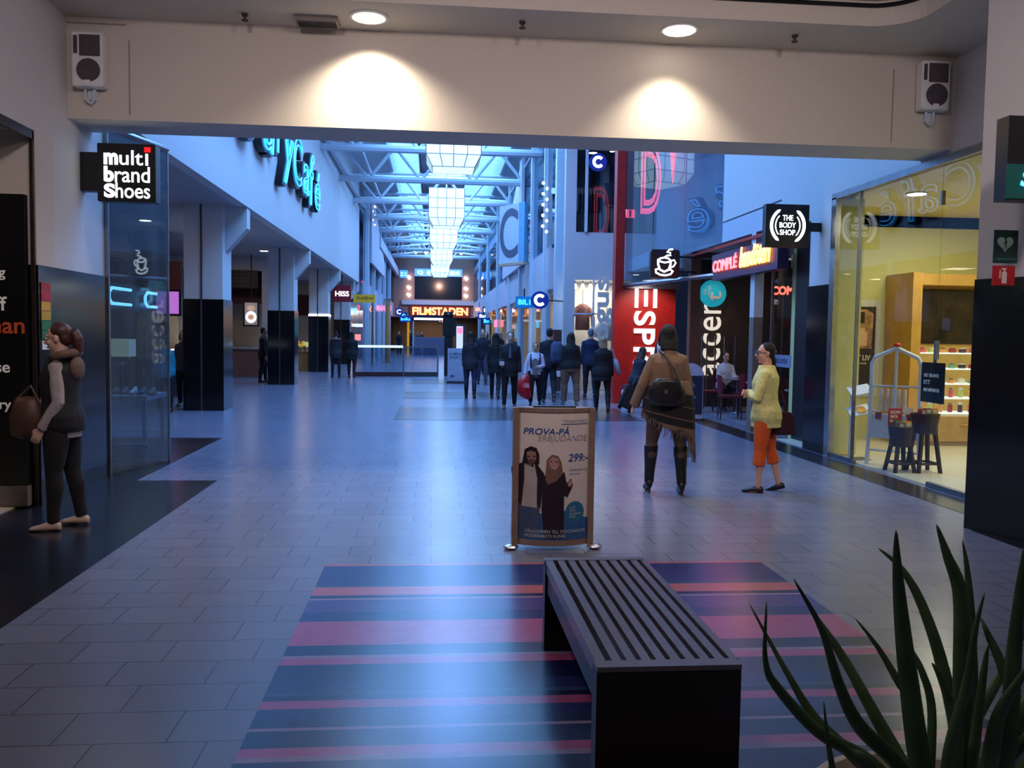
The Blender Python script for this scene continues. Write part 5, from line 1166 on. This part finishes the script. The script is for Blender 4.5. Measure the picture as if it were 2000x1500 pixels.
    def top(s, name, m, g=.014, z0=-.06, z1=.325, sleeve=1., flare=0., cuff=.006, hood=False, arms=(0,1), it=4, open_=False):
        b = B(); b.loft(s.torso(g, z0, z1, flare))
        if sleeve:
            for i in arms: s.armtube(b, i, g*.75+.002, sleeve, cuff)
        h = s.H
        if hood: b.ell(s.up((0,-.06*h,.31*h)), (.085*h,.045*h,.05*h), 14)
        return s.add(name, b, m, it)
    def trousers(s, name, m, g=.008, z1=.06, to=1., flare=0.):
        b = B(); b.loft(s.torso(g*.9, -.065, z1))
        for i in (0,1): s.legtube(b, i, g, 0, to, flare)
        return s.add(name, b, m)
    def shoes(s, m, boot=0., heel=False, size=1., g=.007):
        for i in (0,1):
            an = s.leg[i][2]; M = Matrix.Rotation(R(s.leg[i][3]), 3, 'X'); k = s.k*size; sx = -1 if i == 0 else 1; hl = s.heel
            fl = -.045*s.H-hl
            f = lambda x, y, z: an + M @ Vector((sx*x, y, z))
            b = B(); n = 10; rg = []
            for y, w, top_, bot in ((-.06,.022,-.01,fl+hl),(-.045,.035,.0,fl+hl),(0,.036,.0,fl+hl*.9),(.05,.041,.0,fl+hl*.45),(.11,.046,-.022-hl*.4,fl+.002),(.155,.042,-.034-hl*.45,fl+.002),(.18,.028,-.044-hl*.55,fl+.004)):
                zc, hh = (top_*k+bot)/2, max(.01, (top_*k-bot)/2)
                rg.append([f(w*k*math.cos(2*PI*q/n)+.01*max(0,y)/.19, y*k, zc+hh*math.sin(2*PI*q/n)) for q in range(n)])
            b.loft(rg)
            if heel: b.tube([f(0,-.045*k,fl+hl+.01), f(0,-.048*k,fl)], [.018,.008], 8)
            if boot:
                kn = s.leg[i][1]; b.tube([an+Vector((0,0,-.02)), an, an.lerp(kn,.3), an.lerp(kn,.7), an.lerp(kn,boot)], [.024*s.H+g, .023*s.H+g, .026*s.H+g, .035*s.H+g, .036*s.H+g], 12, up=(0,1,0))
            s.add('boot' if boot else 'shoe', b, m, 2, min(s.vox,.009))
        return s
    def hair(s, m, style='short', L=.3, name='hair'):
        M = Matrix.Rotation(R(s.hyaw), 3, 'Z') @ Matrix.Rotation(R(s.hpit), 3, 'X'); k = s.k; b = B()
        b.ell(s.hd((0,-.024,.046)), (.08*k,.09*k,.084*k), 18, M)
        b.ell(s.hd((0,-.05,.0)), (.073*k,.058*k,.075*k), 16, M)
        if style in ('long','bob'):
            P = [s.hd((0,-.045,.05)), s.hd((0,-.065,-.05)), s.hd((0,-.075,-.13))]
            if style == 'long': P += [s.hd((0,-.09,-.2)), s.hd((0,-.095,-.13-L))]
            r = [.07*k,.088*k,.092*k]+([.1*k,.05*k] if style == 'long' else [])
            b.tube(P, r, 14, flat=.5, up=(0,-1,0))
            for sx in (-1,1): b.tube([s.hd((sx*.06,.0,.06)), s.hd((sx*.079,.002,-.02)), s.hd((sx*.08,-.01,-.09 if style == 'bob' else -.15))], [.022*k,.026*k,.02*k], 8)
        if style == 'pony':
            b.tube([s.hd((0,-.09,.03)), s.hd((0,-.125,.03)), s.hd((0,-.14,-.02)), s.hd((0,-.14,-.09)), s.hd((0,-.125,-.16))], [.04*k,.046*k,.05*k,.044*k,.018*k], 10)
        if style == 'bun': b.ell(s.hd((0,-.09,.1)), (.045*k,.045*k,.04*k), 12)
        if style == 'braid':
            P = []; rr = []
            for q in range(15):
                a = q/14; P.append(s.hd((.02,-.085-.055*math.sin(a*2.2),-.03-a*.56))); rr.append((.030-.012*a+(.005 if q % 2 else 0))*k)
            b.tube(P, rr, 10)
        me = remesh(b, min(s.vox, .009), 3); me.materials.append(m); me.name = name; return link(name, me, s.t, True)
hb = mat('hair_black', (14,10,12), .75, noise=.3, nscale=40); hbr = mat('hair_brown', (40,25,22), .7, noise=.3, nscale=40); hred = mat('hair_auburn', (62,30,28), .5, noise=.3, nscale=40); hgr = mat('hair_grey', (120,116,120), .6, noise=.3, nscale=40); hbl = mat('hair_blonde', (150,126,96), .6, noise=.3, nscale=40)
fab = lambda n, c, r=.85: mat(n, c, r, noise=.14, nscale=30)
blk = fab('black_cloth', (16,15,19)); navyc = fab('navy_cloth', (22,26,42)); denim = fab('dark_denim', (34,42,72)); khaki = fab('khaki_cloth', (112,88,74)); shoeb = mat('black_leather', (14,12,14), .4)
# ---- woman in a dark padded vest at the shoe shop entrance
p = Fig('woman in dark vest and grey sleeves walking along the shoe shop entrance', (-2.93,7.18,0), 92, 1.63, .0085, legs=((4,2,3),(-5,2,5)), arms=(((-.12,-.10,-1),(0,.6,-1)),((.10,.35,-1),(-.1,1,-.45))), head=(0,-6), sk=skin2, curl=1.0, wide=1.1)
p.body().face(); p.hair(hred, 'pony')
p.trousers('trousers', blk, .012); p.top('shirt', fab('grey_knit', (158,148,150)), .012, -.075, .325, 1., .0)
p.top('vest', fab('vest_black', (18,17,22)), .026, -.045, .318, 0)
b = B(); h = p.H
b.tube([p.up((sx*.10*h*math.cos(a)*1., -.02*h-.05*h*math.sin(a), .325*h+.012*h*math.sin(a))) for sx in (1,) for a in [R(q) for q in range(-30,211,20)]], .021*h, 10); b.ell(p.up((0,-.072*h,.258*h)), (.072*h,.03*h,.062*h), 14)
p.add('fur_hood', b, fab('fur_brown', (96,74,60)), 1)
p.shoes(mat('shoe_tan', (188,164,146), .6))
o = thing('handbag', 'brown slouchy handbag carried in front by the woman in the dark vest', 'bag', (-3.2,7.1,.75))
b = B(); b.loft([[Vector((-3.15+.8*rx*math.cos(2*PI*q/14), 7.07+ry*math.sin(2*PI*q/14), z)) for q in range(14)] for z, rx, ry in ((.73,.05,.04),(.76,.15,.07),(.9,.165,.08),(1.02,.12,.05),(1.06,.08,.02))]); b.done('bag_body', mat('brown_leather', (74,48,36), .5), o, True)
b = B(); b.tube([(-3.22,7.07,1.04),(-3.12,7.08,1.14),(-3.06,7.08,1.03)], .012, 6); b.done('handle', MATS['brown_leather'], o)
# ---- woman in the brown poncho, seen from behind
p = Fig('woman in brown fringed poncho and black heeled boots seen from behind', (2.36,8.6,0), -8, 1.66, .0085, legs=((6,7,4),(-3,7,6)), arms=(((-.42,.05,-1),(-.32,.45,-1)),((.26,.15,-1),(-.05,.55,-.6))), head=(0,0), heel=.06, curl=.9, wide=1.06)
p.body(); p.hair(hb, 'bob')
p.trousers('leggings', fab('brown_leggings', (70,54,46)), .008)
p.shoes(shoeb, boot=.92, heel=True, g=.012)
knit = fab('camel_knit', (124,98,78))
p.top('jumper', knit, .022, -.10, .335, 1., .02, .012)
# poncho skirt with black bands (woven stripes), longer on one side
pm = bpy.data.materials.new('poncho_stripes'); pm.use_nodes = True; nt = pm.node_tree; bs = nt.nodes['Principled BSDF']; bs.inputs['Roughness'].default_value = .9
tc = nt.nodes.new('ShaderNodeTexCoord'); sp = nt.nodes.new('ShaderNodeSeparateXYZ'); rp = nt.nodes.new('ShaderNodeValToRGB'); mr = nt.nodes.new('ShaderNodeMapRange'); ax = nt.nodes.new('ShaderNodeMath'); ax.operation = 'MULTIPLY_ADD'; ax.inputs[1].default_value = .22
nt.links.new(tc.outputs['Object'], sp.inputs[0]); nt.links.new(sp.outputs['X'], ax.inputs[0]); nt.links.new(sp.outputs['Z'], ax.inputs[2]); nt.links.new(ax.outputs[0], mr.inputs['Value'])
mr.inputs['From Min'].default_value = .55; mr.inputs['From Max'].default_value = 1.15; nt.links.new(mr.outputs[0], rp.inputs[0]); nt.links.new(rp.outputs[0], bs.inputs['Base Color'])
rp.color_ramp.interpolation = 'CONSTANT'; cr = rp.color_ramp.elements
cm, ck, cl = lin((112,88,70)), lin((16,14,16)), lin((96,66,54))
cr[0].position = 0; cr[0].color = cm; cr[1].position = .30; cr[1].color = ck
for q, c in ((.42,cl),(.445,ck),(.64,cl),(.66,ck),(.86,cm)): e = cr.new(q); e.color = c
b = B(); rings = []
for q, (z, rx, ry) in enumerate(((.64,.265,.19),(.75,.265,.195),(.88,.26,.19),(1.0,.24,.18),(1.1,.2,.15))):
    rg_ = []
    for a in range(28):
        t_ = 2*PI*a/28; x = rx*math.cos(t_)+.025; y = ry*math.sin(t_)-.0
        dz = (-.13*(x/.26)-.03*math.cos(3*t_)+ .02*math.sin(5*t_)) * (1-q/4)**1.3
        w = 1+.06*math.sin(7*t_)*(1-q/4)
        rg_.append(Vector((x*w, y*w, z+.06+dz)))
    rings.append(rg_)
b.loft(rings); p.add('poncho', b, pm, 2)
b = B()
for a in range(0, 60):
    t_ = 2*PI*a/60; x = .265*math.cos(t_)+.025; y = .19*math.sin(t_)
    dz = -.13*(x/.26)-.03*math.cos(3*t_)+.02*math.sin(5*t_); z = .70+dz+.02
    L = .07+.05*random.random()+(.12 if x > .2 else 0)
    b.tube([(x,y,z),(x+random.uniform(-.015,.015),y+random.uniform(-.015,.015),z-L*.6),(x+random.uniform(-.03,.03),y,z-L)], [.006,.005,.003], 4)
b.done('fringe', fab('fringe_wool', (104,84,68)), p.t, local=True)
o = thing('shoulder_bag', 'black shoulder bag slung across the back of the brown poncho', 'bag', (2.36,8.35,1.0))
M = Matrix.Translation((2.36,8.6,0)) @ Matrix.Rotation(R(-8), 4, 'Z')
b = B(); b.loft([[M @ Vector((-.03+rx*math.cos(2*PI*q/16), -.215+.055*math.sin(2*PI*q/16), z)) for q in range(16)] for z, rx in ((.92,.10),(.95,.17),(1.05,.185),(1.15,.15),(1.19,.10))]); b.done('bag_body', shoeb, o, True)
b = B(); b.tube([M @ Vector(q) for q in ((.10,-.21,1.15),(.04,-.19,1.3),(-.06,-.125,1.43),(-.09,.0,1.465))], .014, 6); b.done('strap', mat('strap_tan', (70,54,44), .5), o)
b = B(); b.box(-.06,-.03,-.275,-.262,1.04,1.08, M); b.done('buckle', alu, o)
# ---- woman in yellow cardigan
p = Fig('woman in pale yellow cardigan and orange trousers with a long black braid', (3.45,8.75,0), 62, 1.55, .0085, legs=((5,3,4),(-7,3,8)), arms=(((-.22,.3,-1),(1,.45,.12)),((.22,.3,-1),(-1,.6,.2))), head=(22,2), sk=skin, wide=1.12, curl=1.1)
p.body().face(); p.hair(hb, 'braid')
p.trousers('trousers', fab('orange_cloth', (206,86,28)), .010, .06, .42, .004)
p.top('cardigan', fab('yellow_knit', (206,200,128)), .02, -.085, .328, 1., .02, .008)
p.shoes(shoeb)
b = B()
for sx in (-1,1): b.disc(p.hd((sx*.034,.098,.005)), .024*p.k, Matrix.Rotation(R(22), 3, 'Z') @ Vector((0,1,0)), .006, 12)
b.tube([p.hd((-.034,.098,.012)), p.hd((0,.102,.014)), p.hd((.034,.098,.012))], .003, 5)
for sx in (-1,1): b.tube([p.hd((sx*.056,.096,.012)), p.hd((sx*.078,.0,.012))], .003, 5)
b.done('spectacles', mat('spectacle_blue', (60,70,110), .3), p.t, local=True)
o = thing('handbag', 'dark burgundy handbag hanging at the hip of the yellow cardigan', 'bag', (3.62,8.68,.6))
b = B(); b.loft([[Vector((3.635+.11*wd*sx, 8.72+.04*sy, z)) for sx, sy in ((-1,-1),(1,-1),(1,1),(-1,1))] for z, wd in ((.60,1.15),(.72,1.0),(.82,.7),(.84,.5))]); b.done('bag_body', mat('burgundy_leather', (56,20,30), .45), o, bevel=.01)
b = B(); b.tube([(3.57,8.72,.83),(3.55,8.72,1.0),(3.6,8.72,1.05),(3.67,8.72,.83)], .009, 6); b.done('handle', MATS['burgundy_leather'], o)
# ---- the group walking in the middle of the hall
A_dn = (((-.11,-.05,-1),(.03,.25,-1)),((.11,.1,-1),(-.03,.3,-1)))
p = Fig('woman with long dark hair in dark jacket and jeans strolling nearest the white notice board', (.93,21.7,0), -5, 1.65, .013, legs=((8,1,4),(-6,2,10)), arms=A_dn, wide=1.05)
p.body(); p.hair(hbr, 'long', .22); p.trousers('jeans', denim, .008); p.top('jacket', fab('plum_jacket', (38,30,40)), .022, -.09, .325, 1., .02); p.shoes(shoeb, boot=.3)
p = Fig('tall man in dark jacket and grey trousers walking this way behind the long haired woman', (1.55,27.5,0), 178, 1.76, .014, male=True, legs=((9,2,4),(-8,2,12)), arms=A_dn)
p.body().face(); p.hair(hbr); p.trousers('trousers', fab('grey_jeans', (64,64,84)), .018); p.top('jacket', navyc, .022, -.07); p.shoes(shoeb)
p = Fig('woman all in black with long black hair beside the man in the dark jacket', (1.55,21.6,0), -10, 1.63, .013, legs=((10,1,6),(-10,1,16)), arms=A_dn)
p.body(); p.hair(hb, 'long', .15); p.trousers('tights', fab('tights_dark', (24,22,34)), .004); p.top('coat', blk, .026, -.13, .325, 1., .03); p.shoes(shoeb, boot=.35)
p = Fig('man with a bare forehead in dark open jacket walking towards us', (1.66,18.8,0), 176, 1.66, .0105, male=True, legs=((-8,3,4),(9,3,3)), arms=(((-.13,-.05,-1),(-.03,.15,-1)),((.12,.1,-1),(-.05,.9,-.25))), sk=skin2)
p.body().face(); p.hair(hbr); p.trousers('trousers', blk, .012); p.top('jumper', fab('grey_blue_jumper', (70,70,92)), .016, -.07, .328, 0)
p.top('jacket', fab('jacket_coal', (24,23,29)), .026, -.11, .318, 1., .02); p.shoes(mat('brown_shoe', (120,66,52), .5))
b = B(); b.prism([(-.03,0),(.03,0),(.012,.26),(-.012,.26)], p.up((0,.14,.14*1.66)), (-1,0,0), (0,0,1), .02); b.done('shirt_front', fab('shirt_steel', (92,92,116)), p.t, local=True)
o = thing('white_wallet', 'small white purse in the hand of the man walking towards us', 'purse', (1.46,18.44,.95))
B().box(1.41,1.51,18.43,18.45,.94,1.02).done('purse_body', white, o, bevel=.006)
B().box(1.43,1.49,18.424,18.43,.99,1.0).done('clasp', alu, o)
p = Fig('boy in white hooded top and grey shirt carrying a red bag', (2.33,19.75,0), 172, 1.43, .0105, male=True, legs=((-10,4,8),(10,3,20)), arms=(((-.2,.15,-1),(.5,.8,-.1)),((.3,.05,-1),(.1,.2,-1))), head=(0,3), sk=skin)
p.body().face(); p.hair(hb); p.trousers('trousers', blk, .02); p.top('shirt', fab('grey_tee', (112,108,112)), .016, -.085, .325, 0)
b = B()
for i in (0,1): p.armtube(b, i, .016, 1., .004)
b.loft(p.torso(.026, -.04, .318)); wh = p.add('hooded_top', b, fab('white_sweat', (196,198,214)))
b = B(); b.prism([(-.055,0),(.055,0),(.07,.34),(.02,.38),(-.02,.38),(-.07,.34)], p.up((0,.118,-.06)), (-1,0,0), (0,0,1), .025); b.done('shirt_front', fab('grey_tee', (112,108,112)), p.t, local=True)
for sx in (-1,1):
    b = B(); b.tube([p.up((sx*.09,.125,.10)), p.up((sx*.10,.135,.25)), p.up((sx*.10,.06,.42)), p.up((sx*.095,-.09,.40))], .02, 6, flat=.5); b.done('bag_strap', navyc, p.t, local=True)
p.shoes(shoeb)
o = thing('shopping_bag', 'bright red plastic carrier bag swinging beside the boy in white', 'bag', (2.0,19.6,.3))
b = B(); b.loft([[Vector((2.05+dx+rx*math.cos(2*PI*q/14), 19.6+.1*ry*math.sin(2*PI*q/14), z)) for q in range(14)] for z, rx, ry, dx in ((.13,.03,.3,.1),(.2,.13,1,.06),(.34,.185,1.2,-.01),(.48,.18,1.1,-.02),(.60,.12,.7,.02),(.68,.05,.4,.06))]); b.done('bag_body', mat('red_plastic', (190,20,30), .35, bump=.4), o, True)
b = B(); b.tube([(2.1,19.6,.66),(2.13,19.62,.74),(2.16,19.6,.66)], .012, 6); b.done('handle', MATS['red_plastic'], o); B().prism([(0,0),(.14,-.03),(.13,.08),(.03,.09)], (2.03,19.48,.42), (1,0,0), (0,0,1), .006).done('print', mat('bag_print', (226,140,150), .5), o)
p = Fig('man with a grey backpack walking away past the boy in white', (2.72,20.3,0), -6, 1.76, .0115, male=True, legs=((10,2,4),(-10,2,38)), arms=A_dn)
p.body(); p.hair(hbr); p.trousers('trousers', navyc, .014); p.top('jacket', fab('jacket_ink', (26,24,34)), .026, -.06); p.shoes(mat('trainer', (70,70,84), .6))
o = thing('backpack', 'grey blue backpack on the back of the man walking away', 'backpack', (2.86,20.05,1.0))
b = B(); b.loft([[Vector((2.86+.15*wd*math.cos(2*PI*q/14), 20.06+.09*wd*math.sin(2*PI*q/14)-.03, z)) for q in range(14)] for z, wd in ((.95,.7),(1.0,1.),(1.2,1.05),(1.38,.9),(1.45,.5))]); b.done('pack_body', fab('pack_grey', (70,76,104)), o, True)
b = B(); b.box(2.77,2.95,19.92,19.96,1.02,1.2); b.done('pocket', fab('pack_pocket', (56,62,88)), o); b = B(); b.tube([(2.83,20.05,1.44),(2.86,20.05,1.5),(2.89,20.05,1.44)], .012, 6); b.done('loop', blk, o)
p = Fig('woman with long brown hair, black jacket and khaki trousers seen from behind', (3.16,19.85,0), 4, 1.66, .0105, legs=((7,3,3),(-4,4,6)), arms=(((-.15,.0,-1),(-.05,.2,-1)),((.15,.1,-1),(.05,.25,-1))), wide=1.22)
p.body(); p.hair(hbr, 'long', .24); p.trousers('trousers', khaki, .024, .06, 1., .012); p.top('jacket', blk, .026, -.02, .325, 1., .01); p.shoes(mat('pale_shoe', (150,140,150), .6))
o = thing('paper_cup', 'white paper cup in the hand of the woman in khaki trousers', 'cup', (2.92,19.85,.66))
b = B(); b.lathe([(.045,0),(.06,.1),(.062,.12)], (2.9,19.92,.64), 12); b.done('cup_body', white, o); B().disc((2.9,19.92,.765), .06, (0,0,1), .012, 12).done('lid', steelwhite, o)
p = Fig('grey haired man in navy jacket walking away in front of the clothes window', (4.08,22.4,0), -4, 1.78, .013, male=True, legs=((6,2,4),(-6,2,10)), arms=A_dn)
p.body(); p.hair(hgr); p.trousers('trousers', navyc, .014); p.top('jacket', fab('jacket_navy', (30,36,66)), .026, -.07); p.shoes(shoeb)
p = Fig('fair haired woman in black coat and leggings with a pale shoulder bag', (3.56,18.1,0), -6, 1.58, .0105, legs=((9,2,5),(-9,3,14)), arms=(((-.12,.05,-1),(0,.3,-1)),((.16,.05,-1),(.08,.15,-1))), head=(8,6), wide=1.12)
p.body(); p.hair(hbl, 'bob'); p.trousers('leggings', blk, .006); p.top('coat', blk, .026, -.11, .325, 1., .03); p.shoes(shoeb, boot=.3)
o = thing('shoulder_bag', 'pale grey shoulder bag at the side of the fair haired woman', 'bag', (3.86,18.0,.95))
b = B(); b.loft([[Vector((3.84+.05*math.cos(2*PI*q/12)*wd+dx, 18.0+.14*math.sin(2*PI*q/12)*wd, z)) for q in range(12)] for z, wd, dx in ((.78,.5,.05),(.84,1,.04),(1.0,1.1,.0),(1.12,.6,-.03))]); b.done('bag_body', fab('bag_pale', (150,150,165)), o, True)
b = B(); b.tube([(3.82,17.97,1.1),(3.74,18.0,1.34),(3.72,18.12,1.33)], .014, 6); b.done('strap', MATS['bag_pale'], o)
o = thing('suitcase', 'black wheeled suitcase pulled behind the fair haired woman', 'suitcase', (4.02,17.9,.1))
M = Matrix.Translation((4.02,17.9,.09)) @ Matrix.Rotation(R(24), 4, 'Y')
B().box(-.17,.17,-.12,.12,0,.50, M).done('case_body', mat('case_black', (14,13,17), .6), o, bevel=.03)
for sx in (-1,1):
    b = B(); b.disc(M @ Vector((sx*.12,0,-.02)), .045, (0,1,0), .03, 12); b.done('wheel', black, o)
b = B(); b.tube([M @ Vector((-.07,0,.5)), M @ Vector((-.07,0,.72)), M @ Vector((.07,0,.72)), M @ Vector((.07,0,.5))], .012, 6); b.done('handle', alu, o)
p = Fig('person in dark jacket sitting on the white cube seat by the red wall', (4.55,19.25,.0), -62, 1.66, .0115, legs=((78,6,74),(72,6,76)), arms=(((-.2,.5,-1),(.1,.9,-.2)),((.2,.5,-1),(-.1,.9,-.2))), lean=16, head=(0,-14))
dz = p.leg[0][0].z; p.t.location.z = 0
p.body(); p.hair(hbr, 'long', .08); p.trousers('jeans', denim, .014); p.top('jacket', navyc, .022, -.05); p.shoes(shoeb)
# ---- two women looking into a shop by the third column
p = Fig('woman with a fur collar and dark coat standing by the third column', (-3.36,30.6,0), 12, 1.6, .014, legs=((4,2,3),(-4,3,5)), arms=A_dn, wide=1.1)
p.body(); p.hair(hbr, 'bun'); p.trousers('trousers', blk, .004); p.top('coat', fab('coat_dark', (34,30,40)), .028, -.1, .325, 1., .02)
b = B(); b.tube([p.up((.16*math.cos(a), .11*math.sin(a)-.02, .50)) for a in [R(q) for q in range(0,361,24)]], .045, 8); p.add('fur_collar', b, fab('fur_grey', (92,80,76)), 1); p.shoes(shoeb, boot=.4)
p = Fig('woman in long black hair and black coat next to the fur collared woman', (-2.82,30.7,0), -8, 1.61, .014, legs=((7,2,3),(-9,3,12)), arms=A_dn, wide=1.1)
p.body(); p.hair(hb, 'long', .2); p.trousers('trousers', blk, .01); p.top('coat', blk, .03, -.12, .325, 1., .03); p.shoes(shoeb)
# ---- arcade
p = Fig('dark standing figure in the arcade beside the second column', (-5.2,27.4,0), -90, 1.69, .014, male=True, legs=((4,3,3),(-4,3,5)), arms=A_dn)
p.body(); p.hair(hb); p.trousers('trousers', blk, .016); p.top('coat', fab('coat_brown_black', (28,24,26)), .03, -.12); p.shoes(shoeb)
p = Fig('person in a teal top seen from behind between the glass corner and first column', (-5.15,17.3,0), 10, 1.45, .013, legs=((4,3,3),(-4,3,5)), arms=A_dn, wide=1.15)
p.body(); p.hair(hbr, 'short'); p.trousers('trousers', blk, .014); p.top('top', fab('teal_cloth', (30,130,150)), .022, -.07); p.shoes(shoeb)
p = Fig('person in a dark patterned top facing us behind the teal top', (-5.15,18.6,0), 175, 1.58, .013, legs=((4,3,3),(-4,3,5)), arms=A_dn)
p.body().face(); p.hair(hb, 'bob'); p.trousers('trousers', blk, .014); p.top('top', fab('pattern_top', (60,56,76)), .022, -.07); p.shoes(shoeb)
p = Fig('person in a white top sitting among the red cafe chairs', (6.5,18.95,0), 180, 1.6, .013, legs=((82,6,80),(80,6,78)), arms=(((-.2,.4,-1),(.1,.9,.1)),((.2,.4,-1),(-.1,.9,.1))), lean=6)
p.body().face(); p.hair(hbr, 'short'); p.trousers('trousers', blk, .014); p.top('top', fab('white_shirt', (205,200,205)), .028, -.05); p.shoes(shoeb)
# ---- mannequin by the red wall
p = Fig('x', (5.33,19.75,0), 170, 1.84, .014, legs=((2,2,2),(-2,2,2)), arms=(((-.2,-.05,-1),(-.05,.1,-1)),((.2,-.05,-1),(.05,.1,-1))))
p.t.name = 'mannequin'; p.t['label'] = 'dark mannequin in a white vest before the red wall'; p.t['category'] = 'mannequin'; INV[p.t.name] = INV.get('person', Matrix.Identity(4)); p.sk = mat('mannequin_bronze', (60,40,40), .4)
p.body(); p.top('vest', fab('vest_white', (205,196,205)), .012, .02, .30, 0); p.top('skirt', fab('skirt_mauve', (110,84,96)), .02, -.16, .04, 0, .03)
# ---- small figures far down the hall
far = [(-2.5,64.5,1.7,0,(30,30,40),'dark figure far off by the amber pole'),(-1.75,68,1.8,1,(36,34,44),'taller dark figure far off before the kiosk'),(-1.2,67.5,1.65,2,(70,60,80),'figure in mauve far off before the kiosk'),(-.9,69.5,1.7,0,(24,24,32),'black clad figure far off at the kiosk end'),(2.05,34,1.7,1,(40,40,60),'figure in slate behind the tall man walking this way'),(2.75,36,1.68,2,(26,24,34),'dark figure far behind the boy in white'),(3.0,33,1.6,0,(60,50,60),'figure in brown grey behind the backpack'),(2.3,40,1.72,1,(90,80,90),'pale coated figure deep in the hall past the tall man')]
fp = {}
for x, y, h, st_, c, lb in far:
    p = Fig(lb, (x,y,0), random.choice((0,180,20,160)), h, .02, legs=((8,2,4),(-8,2,12)), arms=A_dn)
    p.body(); p.hair((hb,hbr,hgr)[st_], ('short','long','bob')[st_]); p.trousers('trousers', navyc, .014); p.top('coat', fab('far_coat%d' % c[0], c), .022, -.08); p.shoes(shoeb)
# ================================================================== LIGHT
warm = (1., .80, .56); warmw = (1., .88, .72); bluesky = (.19, .42, 1.)
spot('lamp_beam_wide', (-.63,8.46,4.50), (-.63,8.72,0), 250, (1.,.85,.68), 128, .9, .06)
spot('lamp_beam_narrow', (2.33,8.42,4.50), (2.33,8.66,0), 150, (1.,.85,.68), 104, .85, .05)
# unseen area lights, added to brighten the passage floor and walls
for x, y, e in ((-1.2,1.5,22),(2.6,1.5,7.5),(-1.2,5.2,15),(2.8,5.2,6)): area('fill_passage', (x,y,4.7), .3, e, (1.,.86,.86), spread=170)
for x in (-1.5,.9,3.3): area('fill_beam_wash', (x,3.6,4.6), .4, 24, (1.,.81,.82), rot=(R(62),0,0), spread=120)  # added unseen fill, aimed at the beam to lift it
# area lights added below the sky glass to strengthen its daylight, bluer than the panes
area('sky_fill_near', (-.2,15.4,9.3), 4.2, 680, (.12,.29,1.), sy=8.5)
for y in (27,40,54,68): area('sky_fill_strip', (.55,y,8.95), 1.6, 1000, bluesky, sy=11)
# shop interiors
for x, y in ((7.0,9.4),(7.4,11.6),(9.4,10.0)): area('lamp_shop', (x,y,3.5), .8, 48, (1.,.9,.66))
spot('lamp_shop_front', (6.4,9.7,3.5), (5.9,10.0,0), 60, (1.,.9,.68), 70, .5)
area('lamp_shoe_shop', (-5.4,7.0,3.25), .6, 9, warm)
area('lamp_vitrine', (-5.6,11.6,3.95), .8, 40, warmw)
for x, y, e in ((-6.3,15.5,11),(-6.4,20.5,13),(-6.4,27.5,20),(-6.8,33,20),(-5.6,38.5,34)): area('lamp_arcade', (x,y,3.98), .8, e, (1.,.78,.6))
area('lamp_display', (4.7,24.8,3.1), .9, 55, (1.,.90,.76))
area('lamp_store', (4.9,25.6,6.85), .6, 7, warmw)
area('lamp_cafe', (7.4,17.6,3.3), .8, 14, warmw)
area('lamp_handbags', (6.3,14.2,3.25), .4, 8, warmw)
spot('lamp_accent', (6.3,18.9,3.25), (6.3,19.5,1.2), 20, warm, 70, .5)
spot('lamp_red_wall', (5.0,19.2,2.9), (5.0,20.3,1.4), 60, (1.,.9,.82), 100, .6)
for y in (30,38,46,56,68): area('lamp_far_right', (5.2,y,2.95), 1.4, 70, (1.,.80,.58))
for y in (48,56,66): area('lamp_far_left', (-5.0,y,2.95), 1.4, 60, (1.,.86,.76))
area('lamp_foyer', (0,81,2.9), 4, 120, warm)
spot('lamp_cinema', (.5,74,6.0), (.5,78,3.6), 260, (1.,.55,.4), 110, .6)
for o in bpy.data.objects:
    if o.type == 'LIGHT': o.data.use_shadow = True
